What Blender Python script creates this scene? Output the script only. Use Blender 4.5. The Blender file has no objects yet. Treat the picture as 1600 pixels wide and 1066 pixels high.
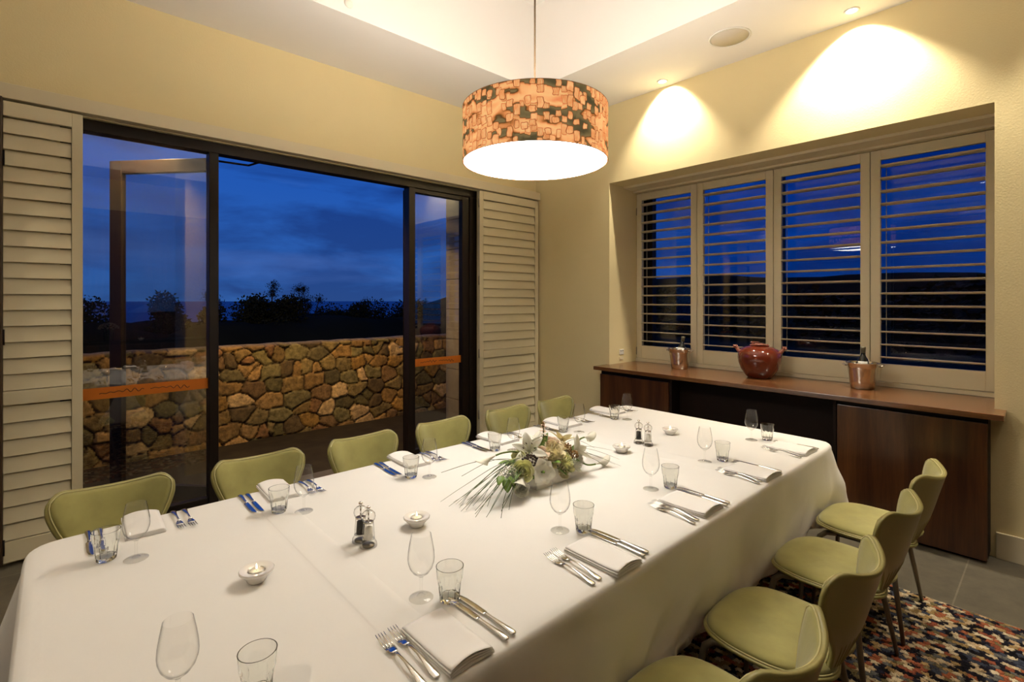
import bpy, bmesh, math, random
import numpy as np
from mathutils import Vector, Matrix, noise as mn

random.seed(7)
rng = np.random.default_rng(11)
PI = math.pi
scene = bpy.context.scene
COL = scene.collection

# ------------------------------------------------------------------ camera
cam_d = bpy.data.cameras.new('camera')
cam_d.sensor_width = 36.0
cam_d.lens = 785.0 / 1600.0 * 36.0
cam_d.shift_y = -63.0 / 1600.0
cam_d.clip_start = 0.02
cam_d.clip_end = 60000
cam = bpy.data.objects.new('camera', cam_d)
COL.objects.link(cam)
cam.location = (0, 0, 1.54)
cam.rotation_euler = (PI / 2, 0, math.atan2(0.73858, 0.67417) - PI / 2)
scene.camera = cam

# ------------------------------------------------------------------ view
vs = scene.view_settings
vs.view_transform = 'Standard'
vs.look = 'None'
vs.gamma = 1.0
vs.use_curve_mapping = False
vs.exposure = 0.40
scene.cycles.transparent_max_bounces = 32
scene.cycles.max_bounces = 12
scene.cycles.sample_clamp_indirect = 6.0

# ------------------------------------------------------------------ world: dusk sky
world = bpy.data.worlds.new('dusk_sky')
scene.world = world
world.use_nodes = True
wn = world.node_tree
wn.nodes.clear()


def node(nt, typ, **kw):
    n = nt.nodes.new(typ)
    for k, v in kw.items():
        if k.startswith('i_'):
            n.inputs[k[2:].replace('__', ' ')].default_value = v
        else:
            setattr(n, k, v)
    return n


def ramp(nt, stops, fac=None, interp='LINEAR'):
    r = nt.nodes.new('ShaderNodeValToRGB')
    r.color_ramp.interpolation = interp
    el = r.color_ramp.elements
    while len(el) < len(stops):
        el.new(0.5)
    for e, (p, c) in zip(el, stops):
        e.position = p
        e.color = (c[0], c[1], c[2], 1)
    if fac is not None:
        nt.links.new(fac, r.inputs['Fac'])
    return r


def build_world():
    nt, L = wn, wn.links.new
    out = node(nt, 'ShaderNodeOutputWorld')
    bg = node(nt, 'ShaderNodeBackground')
    tc = node(nt, 'ShaderNodeTexCoord')
    sep = node(nt, 'ShaderNodeSeparateXYZ')
    L(tc.outputs['Generated'], sep.inputs[0])
    grad = ramp(nt, [(0.0, (0.026, 0.098, 0.320)), (0.06, (0.020, 0.088, 0.325)), (0.2, (0.012, 0.072, 0.330)),
                     (0.45, (0.009, 0.070, 0.345)), (1.0, (0.010, 0.050, 0.260))], sep.outputs['Z'])
    mp = node(nt, 'ShaderNodeMapping')
    mp.inputs['Scale'].default_value = (3.2, 3.2, 13.0)
    L(tc.outputs['Generated'], mp.inputs[0])
    ns = node(nt, 'ShaderNodeTexNoise', i_Scale=1.15, i_Detail=7.0, i_Roughness=0.55, i_Distortion=0.35)
    L(mp.outputs[0], ns.inputs['Vector'])
    cr = ramp(nt, [(0.40, (0, 0, 0)), (0.60, (1, 1, 1))], ns.outputs['Fac'])
    mul = node(nt, 'ShaderNodeMixRGB', blend_type='MULTIPLY')
    L(cr.outputs[0], mul.inputs['Fac'])
    L(grad.outputs[0], mul.inputs['Color1'])
    mul.inputs['Color2'].default_value = (0.60, 0.50, 0.56, 1)
    # a paler mauve veil on some cloud edges
    ns2 = node(nt, 'ShaderNodeTexNoise', i_Scale=0.8, i_Detail=5.0, i_Roughness=0.5)
    mp2 = node(nt, 'ShaderNodeMapping')
    mp2.inputs['Scale'].default_value = (3.0, 3.0, 17.0)
    mp2.inputs['Location'].default_value = (5.3, 1.7, 0.4)
    L(tc.outputs['Generated'], mp2.inputs[0])
    L(mp2.outputs[0], ns2.inputs['Vector'])
    cr2 = ramp(nt, [(0.52, (0, 0, 0)), (0.75, (0.75, 0.75, 0.75))], ns2.outputs['Fac'])
    mix2 = node(nt, 'ShaderNodeMixRGB')
    L(cr2.outputs[0], mix2.inputs['Fac'])
    L(mul.outputs[0], mix2.inputs['Color1'])
    mix2.inputs['Color2'].default_value = (0.045, 0.100, 0.310, 1)
    # sky over the land side (+X) is deeper
    az = ramp(nt, [(0.0, (1, 1, 1)), (0.62, (1, 1, 1)), (0.92, (0.05, 0.40, 0.72)), (1.0, (0.04, 0.36, 0.66))], sep.outputs['X'])
    mul2 = node(nt, 'ShaderNodeMixRGB', blend_type='MULTIPLY', i_Fac=1.0)
    L(mix2.outputs[0], mul2.inputs['Color1'])
    L(az.outputs[0], mul2.inputs['Color2'])
    L(mul2.outputs[0], bg.inputs['Color'])
    bg.inputs['Strength'].default_value = 1.02
    L(bg.outputs[0], out.inputs[0])


build_world()

# ------------------------------------------------------------------ light levels
WARM = (1.0, 0.935, 0.84)
PENDANT_DISC = 15.1
PENDANT_BULB = 107.0
DOWNLIGHT_W = 120.0
OUTDOOR_W = 115.0

# ------------------------------------------------------------------ helpers
H_TABLE = 0.74


def link(o, parent=None):
    COL.objects.link(o)
    if parent is not None:
        o.parent = parent
    return o


def tag(o, label=None, cat=None, group=None, kind=None):
    if label: o['label'] = label
    if cat: o['category'] = cat
    if group: o['group'] = group
    if kind: o['kind'] = kind
    return o


def thing(name, label, cat, loc=(0, 0, 0), rz=0.0, group=None):
    o = bpy.data.objects.new(name, None)
    o.empty_display_size = 0.1
    link(o)
    o.location = loc
    o.rotation_euler = (0, 0, rz)
    return tag(o, label, cat, group)


class MB:
    """collects geometry and builds one mesh object"""

    def __init__(self):
        self.v, self.f, self.s = [], [], []

    def add(self, verts, faces, smooth=True):
        b = len(self.v)
        self.v += [tuple(p) for p in verts]
        self.f += [tuple(b + i for i in f) for f in faces]
        self.s += [smooth] * len(faces)
        return self

    def box(self, lo, hi, bev=0.0, M=None):
        if bev <= 0:
            x0, y0, z0 = lo
            x1, y1, z1 = hi
            vs_ = [(x0, y0, z0), (x1, y0, z0), (x1, y1, z0), (x0, y1, z0), (x0, y0, z1), (x1, y0, z1), (x1, y1, z1), (x0, y1, z1)]
            fs = [(0, 3, 2, 1), (4, 5, 6, 7), (0, 1, 5, 4), (1, 2, 6, 5), (2, 3, 7, 6), (3, 0, 4, 7)]
        else:
            bm = bmesh.new()
            bmesh.ops.create_cube(bm, size=1.0)
            for v in bm.verts:
                v.co = Vector([(lo[i] + hi[i]) / 2 + v.co[i] * (hi[i] - lo[i]) for i in range(3)])
            bmesh.ops.bevel(bm, geom=list(bm.edges), offset=bev, segments=2, profile=0.5, affect='EDGES')
            bm.verts.index_update()
            vs_ = [v.co.copy() for v in bm.verts]
            fs = [[v.index for v in f.verts] for f in bm.faces]
            bm.free()
        if M is not None:
            vs_ = [M @ Vector(p) for p in vs_]
        return self.add(vs_, fs, False)

    def lathe(self, prof, n=32, M=None, close=False, flute=None):
        """prof: list of (r, z)"""
        vs_, fs = [], []
        m = len(prof)
        for (r, z) in prof:
            for k in range(n):
                a = 2 * PI * k / n
                rr = r if flute is None else r * flute(a, z)
                vs_.append(Vector((rr * math.cos(a), rr * math.sin(a), z)))
        for i in range(m - 1):
            for k in range(n):
                a, b = i * n + k, i * n + (k + 1) % n
                fs.append((a, b, b + n, a + n))
        if close:
            for k in range(n):
                a, b = (m - 1) * n + k, (m - 1) * n + (k + 1) % n
                fs.append((a, b, (k + 1) % n, k))
        else:
            if prof[0][0] > 1e-5:
                fs.append(tuple(range(n - 1, -1, -1)))
            if prof[-1][0] > 1e-5:
                fs.append(tuple((m - 1) * n + k for k in range(n)))
        if M is not None:
            vs_ = [M @ p for p in vs_]
        return self.add(vs_, fs, True)

    def tube(self, pts, rad, n=8, caps=True, flat=None):
        """tube through pts; rad number or list; flat=(sx, sz) squash of the section"""
        pts = [Vector(p) for p in pts]
        m = len(pts)
        rads = rad if isinstance(rad, (list, tuple)) else [rad] * m
        vs_, fs = [], []
        up = Vector((0, 0, 1))
        prev = None
        for i, p in enumerate(pts):
            t = (pts[min(i + 1, m - 1)] - pts[max(i - 1, 0)]).normalized()
            if prev is None:
                ref = up if abs(t.z) < 0.95 else Vector((1, 0, 0))
                a = t.cross(ref).normalized()
            else:
                a = (prev - t * prev.dot(t)).normalized()
            prev = a
            b = t.cross(a).normalized()
            sx, sz = flat if flat else (1, 1)
            for k in range(n):
                an = 2 * PI * k / n
                vs_.append(p + a * math.cos(an) * rads[i] * sx + b * math.sin(an) * rads[i] * sz)
        for i in range(m - 1):
            for k in range(n):
                q, r = i * n + k, i * n + (k + 1) % n
                fs.append((q, r, r + n, q + n))
        if caps:
            fs.append(tuple(range(n - 1, -1, -1)))
            fs.append(tuple((m - 1) * n + k for k in range(n)))
        return self.add(vs_, fs, True)

    def loft(self, st, n=10):
        """stations (x, y, z, half width, half height) along y with elliptical sections"""
        vs_, fs = [], []
        m = len(st)
        for (x, y, z, w, h) in st:
            for k in range(n):
                a = 2 * PI * k / n
                vs_.append((x + w * math.cos(a), y, z + h * math.sin(a)))
        for i in range(m - 1):
            for k in range(n):
                q, r = i * n + k, i * n + (k + 1) % n
                fs.append((q, q + n, r + n, r))
        fs.append(tuple(range(n)))
        fs.append(tuple((m - 1) * n + k for k in range(n - 1, -1, -1)))
        return self.add(vs_, fs, True)

    def sheet(self, fn, nu, nv, th, closed_u=False):
        """surface fn(u,v) in 0..1 given a thickness along its normals (front = fn, back = fn - n*th)"""
        P = [[Vector(fn(i / nu, j / nv)) for j in range(nv + 1)] for i in range(nu + 1)]
        N = [[None] * (nv + 1) for _ in range(nu + 1)]
        for i in range(nu + 1):
            for j in range(nv + 1):
                du = P[min(i + 1, nu)][j] - P[max(i - 1, 0)][j]
                dv = P[i][min(j + 1, nv)] - P[i][max(j - 1, 0)]
                c = du.cross(dv)
                N[i][j] = c.normalized() if c.length > 1e-12 else Vector((0, 0, 1))
        b = len(self.v)
        W = nv + 1
        K = (nu + 1) * W
        vs_ = [P[i][j] for i in range(nu + 1) for j in range(W)] + [P[i][j] - N[i][j] * th for i in range(nu + 1) for j in range(W)]
        fs = []
        for i in range(nu):
            for j in range(nv):
                a = i * W + j
                fs.append((a, a + W, a + W + 1, a + 1))
                fs.append((K + a, K + a + 1, K + a + W + 1, K + a + W))
        for i in range(nu):
            a = i * W
            fs.append((a, K + a, K + a + W, a + W))
            a = i * W + nv
            fs.append((a, a + W, K + a + W, K + a))
        for j in range(nv):
            fs.append((j, j + 1, K + j + 1, K + j))
            a = nu * W + j
            fs.append((a, K + a, K + a + 1, a + 1))
        return self.add(vs_, fs, True)

    def build(self, name, mat, parent=None, loc=None, rz=None, weld=0.0, sharp=None):
        me = bpy.data.meshes.new(name)
        me.from_pydata(self.v, [], self.f)
        me.polygons.foreach_set('use_smooth', self.s)
        if weld > 0:
            bm = bmesh.new()
            bm.from_mesh(me)
            bmesh.ops.remove_doubles(bm, verts=bm.verts, dist=weld)
            bmesh.ops.recalc_face_normals(bm, faces=bm.faces)
            bm.to_mesh(me)
            bm.free()
        if sharp is not None:
            me.set_sharp_from_angle(angle=sharp)
        me.materials.append(mat)
        me.update()
        o = bpy.data.objects.new(name, me)
        link(o, parent)
        if loc is not None: o.location = loc
        if rz is not None: o.rotation_euler = (0, 0, rz)
        return o


def copy_tree(o, parent=None):
    c = o.copy()
    COL.objects.link(c)
    if parent is not None:
        c.parent = parent
    for ch in list(o.children):
        copy_tree(ch, c)
    return c


def place(proto, used, loc, rz, label, group=None, cat=None):
    """first call moves the prototype itself, later calls copy it with its parts"""
    if proto.name in used:
        o = copy_tree(proto)
    else:
        used.add(proto.name)
        o = proto
    o.location = loc
    o.rotation_euler = (0, 0, rz)
    o['label'] = label
    if group: o['group'] = group
    return o


USED = set()


def structure(o):
    o['kind'] = 'structure'
    return o


# ------------------------------------------------------------------ materials
def srgb(r, g, b):
    return tuple(((c / 255) / 12.92 if c / 255 <= 0.04045 else ((c / 255 + 0.055) / 1.055) ** 2.4) for c in (r, g, b))


def new_mat(name):
    m = bpy.data.materials.new(name)
    m.use_nodes = True
    nt = m.node_tree
    nt.nodes.clear()
    out = nt.nodes.new('ShaderNodeOutputMaterial')
    return m, nt, out


def pbr(name, col, rough=0.5, metal=0.0, var=0.06, vscale=8.0, bump=0.0, bscale=60.0, bdist=0.002, sheen=0.0, coat=0.0, spec=0.5, coords='Object', trans=0.0):
    m, nt, out = new_mat(name)
    L = nt.links.new
    b = node(nt, 'ShaderNodeBsdfPrincipled')
    tc = node(nt, 'ShaderNodeTexCoord')
    ns = node(nt, 'ShaderNodeTexNoise', i_Scale=vscale, i_Detail=4.0, i_Roughness=0.55)
    L(tc.outputs[coords], ns.inputs['Vector'])
    lo = tuple(max(0, c * (1 - var)) for c in col)
    hi = tuple(min(1, c * (1 + var)) for c in col)
    cr = ramp(nt, [(0.3, lo), (0.7, hi)], ns.outputs['Fac'])
    L(cr.outputs[0], b.inputs['Base Color'])
    b.inputs['Roughness'].default_value = rough
    b.inputs['Metallic'].default_value = metal
    b.inputs['Specular IOR Level'].default_value = spec
    if sheen: b.inputs['Sheen Weight'].default_value = sheen
    if coat: b.inputs['Coat Weight'].default_value = coat; b.inputs['Coat Roughness'].default_value = 0.06
    if bump:
        n2 = node(nt, 'ShaderNodeTexNoise', i_Scale=bscale, i_Detail=3.0)
        L(tc.outputs[coords], n2.inputs['Vector'])
        bp = node(nt, 'ShaderNodeBump', i_Strength=bump, i_Distance=bdist)
        L(n2.outputs['Fac'], bp.inputs['Height'])
        L(bp.outputs[0], b.inputs['Normal'])
    if trans:
        tr = node(nt, 'ShaderNodeBsdfTranslucent')
        L(cr.outputs[0], tr.inputs['Color'])
        mx = node(nt, 'ShaderNodeMixShader', i_Fac=trans)
        L(b.outputs[0], mx.inputs[1]); L(tr.outputs[0], mx.inputs[2])
        L(mx.outputs[0], out.inputs[0])
    else:
        L(b.outputs[0], out.inputs[0])
    return m


def emit(name, col, s):
    m, nt, out = new_mat(name)
    e = node(nt, 'ShaderNodeEmission', i_Strength=s)
    e.inputs['Color'].default_value = (*col, 1)
    nt.links.new(e.outputs[0], out.inputs[0])
    return m


def clear_glass(name, edge=(0.45, 0.46, 0.42), body=(0.97, 0.97, 0.955), ior=1.45, power=3.0, refl=1.0):
    """thin-walled clear glass: see-through, with Fresnel reflection and a darker grazing rim (longer way through the wall)"""
    m, nt, out = new_mat(name)
    L = nt.links.new
    lw = node(nt, 'ShaderNodeLayerWeight', i_Blend=0.5)
    pw = node(nt, 'ShaderNodeMath', operation='POWER')
    L(lw.outputs['Facing'], pw.inputs[0])
    pw.inputs[1].default_value = power
    mixc = node(nt, 'ShaderNodeMixRGB')
    L(pw.outputs[0], mixc.inputs['Fac'])
    mixc.inputs['Color1'].default_value = (*body, 1)
    mixc.inputs['Color2'].default_value = (*edge, 1)
    tr = node(nt, 'ShaderNodeBsdfTransparent')
    L(mixc.outputs[0], tr.inputs['Color'])
    gl = node(nt, 'ShaderNodeBsdfGlossy', i_Roughness=0.0)
    # Schlick reflectance of a thin pane, the same from either face
    f0 = ((ior - 1) / (ior + 1)) ** 2
    p5 = node(nt, 'ShaderNodeMath', operation='POWER')
    L(lw.outputs['Facing'], p5.inputs[0])
    p5.inputs[1].default_value = 5.0
    mu = node(nt, 'ShaderNodeMath', operation='MULTIPLY_ADD', use_clamp=True)
    L(p5.outputs[0], mu.inputs[0])
    mu.inputs[1].default_value = (1 - f0) * refl
    mu.inputs[2].default_value = f0 * refl
    mx = node(nt, 'ShaderNodeMixShader')
    L(mu.outputs[0], mx.inputs['Fac'])
    L(tr.outputs[0], mx.inputs[1])
    L(gl.outputs[0], mx.inputs[2])
    L(mx.outputs[0], out.inputs[0])
    return m


def real_glass(name, col=(1, 1, 1), ior=1.5):
    m, nt, out = new_mat(name)
    g = node(nt, 'ShaderNodeBsdfGlass', i_Roughness=0.0, i_IOR=ior)
    g.inputs['Color'].default_value = (*col, 1)
    nt.links.new(g.outputs[0], out.inputs[0])
    return m


def wood(name, c1, c2, rough=0.35, axis='Z', coat=0.3, scale=1.0):
    m, nt, out = new_mat(name)
    L = nt.links.new
    b = node(nt, 'ShaderNodeBsdfPrincipled', i_Roughness=rough)
    tc = node(nt, 'ShaderNodeTexCoord')
    mp = node(nt, 'ShaderNodeMapping')
    s = {'X': (1.2, 14, 14), 'Y': (14, 1.2, 14), 'Z': (14, 14, 0.9)}[axis]
    mp.inputs['Scale'].default_value = tuple(k * scale for k in s)
    L(tc.outputs['Object'], mp.inputs[0])
    ns = node(nt, 'ShaderNodeTexNoise', i_Scale=0.9, i_Detail=6.0, i_Roughness=0.6, i_Distortion=0.6)
    L(mp.outputs[0], ns.inputs['Vector'])
    cr = ramp(nt, [(0.28, c1), (0.5, tuple((p + q) / 2 for p, q in zip(c1, c2))), (0.75, c2)], ns.outputs['Fac'])
    n2 = node(nt, 'ShaderNodeTexNoise', i_Scale=12.0, i_Detail=4.0)
    L(mp.outputs[0], n2.inputs['Vector'])
    mul = node(nt, 'ShaderNodeMixRGB', blend_type='MULTIPLY', i_Fac=0.45)
    L(cr.outputs[0], mul.inputs['Color1'])
    L(n2.outputs['Color'], mul.inputs['Color2'])
    cr2 = ramp(nt, [(0.3, (0.55, 0.55, 0.55)), (0.7, (1.1, 1.1, 1.1))], n2.outputs['Fac'])
    L(cr2.outputs[0], mul.inputs['Color2'])
    L(mul.outputs[0], b.inputs['Base Color'])
    b.inputs['Coat Weight'].default_value = coat
    b.inputs['Coat Roughness'].default_value = 0.12
    L(b.outputs[0], out.inputs[0])
    return m


M = {}
M['wall'] = pbr('wall_paint', (0.715, 0.605, 0.335), 0.85, var=0.02, vscale=2, bump=0.25, bscale=110, bdist=0.004)
M['ceiling'] = pbr('ceiling_paint', (0.86, 0.83, 0.775), 0.9, var=0.01, vscale=2)
M['trim'] = pbr('trim_paint', (0.66, 0.575, 0.39), 0.5, var=0.015, vscale=3)
M['shutter'] = pbr('shutter_paint', (0.68, 0.605, 0.41), 0.42, var=0.015, vscale=3)
M['white_plastic'] = pbr('white_plastic', (0.78, 0.75, 0.66), 0.35, var=0.01)
M['frame'] = pbr('dark_bronze_frame', (0.011, 0.0065, 0.004), 0.42, spec=0.3, var=0.15, vscale=20)
M['brown'] = pbr('dark_timber_edge', (0.050, 0.024, 0.010), 0.5, var=0.2)
M['chrome'] = pbr('polished_steel', (0.78, 0.76, 0.72), 0.10, 1.0, var=0.02)
M['cutlery'] = pbr('cutlery_steel', (0.74, 0.72, 0.67), 0.13, 1.0, var=0.02)
M['bucket'] = pbr('bucket_steel', (0.66, 0.62, 0.55), 0.17, 1.0, var=0.03)
M['leg_metal'] = pbr('grey_leg_metal', (0.20, 0.18, 0.14), 0.38, 0.7, var=0.06)
M['cloth'] = pbr('tablecloth_linen', (0.80, 0.775, 0.73), 0.85, var=0.012, vscale=5, bump=0.12, bscale=26, bdist=0.006, sheen=0.1, spec=0.2)
M['napkin'] = pbr('napkin_linen', (0.83, 0.80, 0.76), 0.85, var=0.01, bump=0.10, bscale=90, bdist=0.002, spec=0.2)
M['ceramic'] = pbr('white_ceramic', (0.84, 0.80, 0.74), 0.22, var=0.01, coat=0.3)
M['wax'] = pbr('candle_wax', (0.88, 0.84, 0.74), 0.4, var=0.01, trans=0.2)
M['glass'] = clear_glass('drinking_glass', edge=(0.02, 0.02, 0.012), body=(0.998, 0.998, 0.995), power=7.5, refl=0.9)
M['glass_foot'] = clear_glass('drinking_glass_foot', edge=(0.45, 0.45, 0.40), body=(0.97, 0.97, 0.96), power=4.0, refl=0.9)
M['tumbler'] = real_glass('tumbler_glass', (0.99, 0.995, 0.985))
M['pane'] = clear_glass('window_glass', edge=(0.55, 0.6, 0.58), body=(0.94, 0.95, 0.945), power=6.0, refl=2.0, ior=1.52)
M['pane_plain'] = clear_glass('clear_window_glass', edge=(0.55, 0.6, 0.58), body=(0.94, 0.95, 0.945), power=6.0, refl=0.8, ior=1.52)
M['acrylic'] = clear_glass('clear_acrylic', edge=(0.25, 0.235, 0.20), body=(0.985, 0.98, 0.97), power=3.2, refl=1.1)
M['pepper'] = pbr('peppercorns', (0.030, 0.022, 0.014), 0.7, var=0.5, vscale=300, bump=0.8, bscale=350, bdist=0.003)
M['salt'] = pbr('salt_grains', (0.80, 0.77, 0.70), 0.8, var=0.05, vscale=300)
M['glaze'] = pbr('oxblood_glaze', (0.125, 0.021, 0.009), 0.10, var=0.30, vscale=4, coat=0.6)
M['glaze_rim'] = pbr('speckled_rim_glaze', (0.26, 0.085, 0.050), 0.25, var=0.6, vscale=60, coat=0.5)
M['bottle'] = pbr('dark_bottle_glass', (0.006, 0.007, 0.006), 0.05, var=0.1, coat=0.5)
M['foil'] = pbr('bottle_foil', (0.22, 0.20, 0.13), 0.35, 0.6, var=0.1)
M['label'] = pbr('bottle_paper', (0.75, 0.72, 0.66), 0.6, var=0.02)
M['suede'] = pbr('olive_suede', (0.330, 0.302, 0.108), 0.9, var=0.16, vscale=7, sheen=0.35, bump=0.15, bscale=40, bdist=0.003, spec=0.15)
M['shell'] = pbr('olive_shell_plastic', (0.320, 0.285, 0.100), 0.38, var=0.03, vscale=4)
M['piping'] = pbr('pale_olive_piping', (0.52, 0.47, 0.22), 0.6, var=0.03)
M['counter'] = wood('counter_timber', (0.060, 0.019, 0.006), (0.25, 0.105, 0.036), 0.26, 'Y', 0.45)
M['cabinet'] = wood('cabinet_veneer', (0.022, 0.0050, 0.0022), (0.125, 0.047, 0.013), 0.30, 'Z', 0.3, 0.7)
M['cabinet_dark'] = pbr('cabinet_carcass', (0.010, 0.0045, 0.0025), 0.55, spec=0.2, var=0.15)
M['orange'] = pbr('orange_band', (0.80, 0.24, 0.022), 0.6, var=0.03, trans=0.35)
M['ink'] = pbr('band_script', (0.10, 0.035, 0.008), 0.7, var=0.05)
M['paving'] = pbr('terrace_paving', (0.034, 0.025, 0.011), 0.8, spec=0.2, var=0.25, vscale=6, bump=0.3, bscale=30)
M['limestone'] = pbr('limestone', (0.45, 0.37, 0.22), 0.8, var=0.12, vscale=6, bump=0.3, bscale=40)
M['soil'] = pbr('dark_scrub_ground', (0.008, 0.010, 0.006), 0.95, spec=0.05, var=0.4, vscale=0.4)
M['sea'] = pbr('sea_water', (0.12, 0.22, 0.36), 0.6, var=0.10, vscale=0.002)
M['pond'] = pbr('lagoon_water', (0.02, 0.05, 0.11), 0.12, var=0.1, vscale=0.05)
M['leaf_dark'] = pbr('scrub_leaves', (0.012, 0.015, 0.007), 0.8, spec=0.1, var=0.5, vscale=3)
M['bark'] = pbr('bark', (0.03, 0.02, 0.012), 0.9, var=0.3)
M['soffit_board'] = pbr('roof_underside', (0.3, 0.27, 0.2), 0.8)
M['grille'] = pbr('speaker_grille', (0.60, 0.545, 0.44), 0.6, var=0.02, bump=0.6, bscale=500, bdist=0.002)
M['fitting'] = pbr('downlight_ring', (0.82, 0.80, 0.74), 0.3, var=0.01)
M['lamp_face'] = emit('downlight_lamp', (1.0, 0.93, 0.8), 30.0)
M['diffuser'] = emit('pendant_diffuser', WARM, PENDANT_DISC)
M['flame'] = emit('candle_flame', (1.0, 0.72, 0.35), 18.0)
M['far_lamp'] = emit('far_house_lamp', (1.0, 0.75, 0.4), 6.0)
M['cord'] = pbr('pendant_cable', (0.035, 0.025, 0.014), 0.8, spec=0.1)
M['rim_tape'] = pbr('shade_rim_tape', (0.42, 0.20, 0.08), 0.7)
M['tin'] = pbr('tealight_tin', (0.75, 0.72, 0.66), 0.3, 0.8)
# flowers
M['petal_white'] = pbr('white_petal', (0.90, 0.88, 0.78), 0.6, var=0.04, vscale=20, trans=0.42)
M['petal_cream'] = pbr('cream_petal', (0.87, 0.80, 0.56), 0.6, var=0.08, vscale=25, trans=0.45)
M['petal_green'] = pbr('green_cream_petal', (0.78, 0.77, 0.44), 0.6, var=0.12, vscale=25, trans=0.45)
M['petal_blush'] = pbr('blush_petal', (0.86, 0.70, 0.54), 0.6, var=0.15, vscale=30, trans=0.45)
M['stem'] = pbr('green_stem', (0.13, 0.20, 0.035), 0.5, var=0.15, vscale=20)
M['leaf'] = pbr('green_leaf', (0.13, 0.22, 0.030), 0.45, var=0.25, vscale=20)
M['grass'] = pbr('bear_grass', (0.060, 0.090, 0.022), 0.5, var=0.25, vscale=20)
M['berry'] = pbr('dark_berries', (0.055, 0.030, 0.020), 0.4, var=0.4, vscale=60)
M['brown_bud'] = pbr('bronze_buds', (0.34, 0.19, 0.06), 0.6, var=0.3, vscale=60)
M['anther'] = pbr('dark_anther', (0.05, 0.018, 0.008), 0.7)
M['vase_glass'] = clear_glass('vase_glass', edge=(0.4, 0.45, 0.45), body=(0.9, 0.93, 0.92))


def floor_mat():
    m, nt, out = new_mat('slate_floor_tiles')
    L = nt.links.new
    b = node(nt, 'ShaderNodeBsdfPrincipled', i_Roughness=0.55)
    tc = node(nt, 'ShaderNodeTexCoord')
    mp = node(nt, 'ShaderNodeMapping')
    mp.inputs['Location'].default_value = (-3.955, -0.375, 0)
    L(tc.outputs['Object'], mp.inputs[0])
    br = node(nt, 'ShaderNodeTexBrick', offset=0.0, i_Scale=1.0, i_Mortar__Size=0.004, i_Brick__Width=0.6, i_Row__Height=0.6, i_Bias=0.0, i_Mortar__Smooth=0.2)
    br.inputs['Color1'].default_value = (0.098, 0.084, 0.057, 1)
    br.inputs['Color2'].default_value = (0.112, 0.097, 0.067, 1)
    br.inputs['Mortar'].default_value = (0.17, 0.15, 0.105, 1)
    L(mp.outputs[0], br.inputs['Vector'])
    ns = node(nt, 'ShaderNodeTexNoise', i_Scale=9.0, i_Detail=8.0, i_Roughness=0.65)
    L(tc.outputs['Object'], ns.inputs['Vector'])
    cr = ramp(nt, [(0.3, (0.72, 0.72, 0.72)), (0.7, (1.15, 1.15, 1.15))], ns.outputs['Fac'])
    mul = node(nt, 'ShaderNodeMixRGB', blend_type='MULTIPLY', i_Fac=1.0)
    L(br.outputs['Color'], mul.inputs['Color1'])
    L(cr.outputs[0], mul.inputs['Color2'])
    L(mul.outputs[0], b.inputs['Base Color'])
    bp = node(nt, 'ShaderNodeBump', i_Strength=0.3, i_Distance=0.003)
    L(ns.outputs['Fac'], bp.inputs['Height'])
    L(bp.outputs[0], b.inputs['Normal'])
    L(b.outputs[0], out.inputs[0])
    return m


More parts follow.
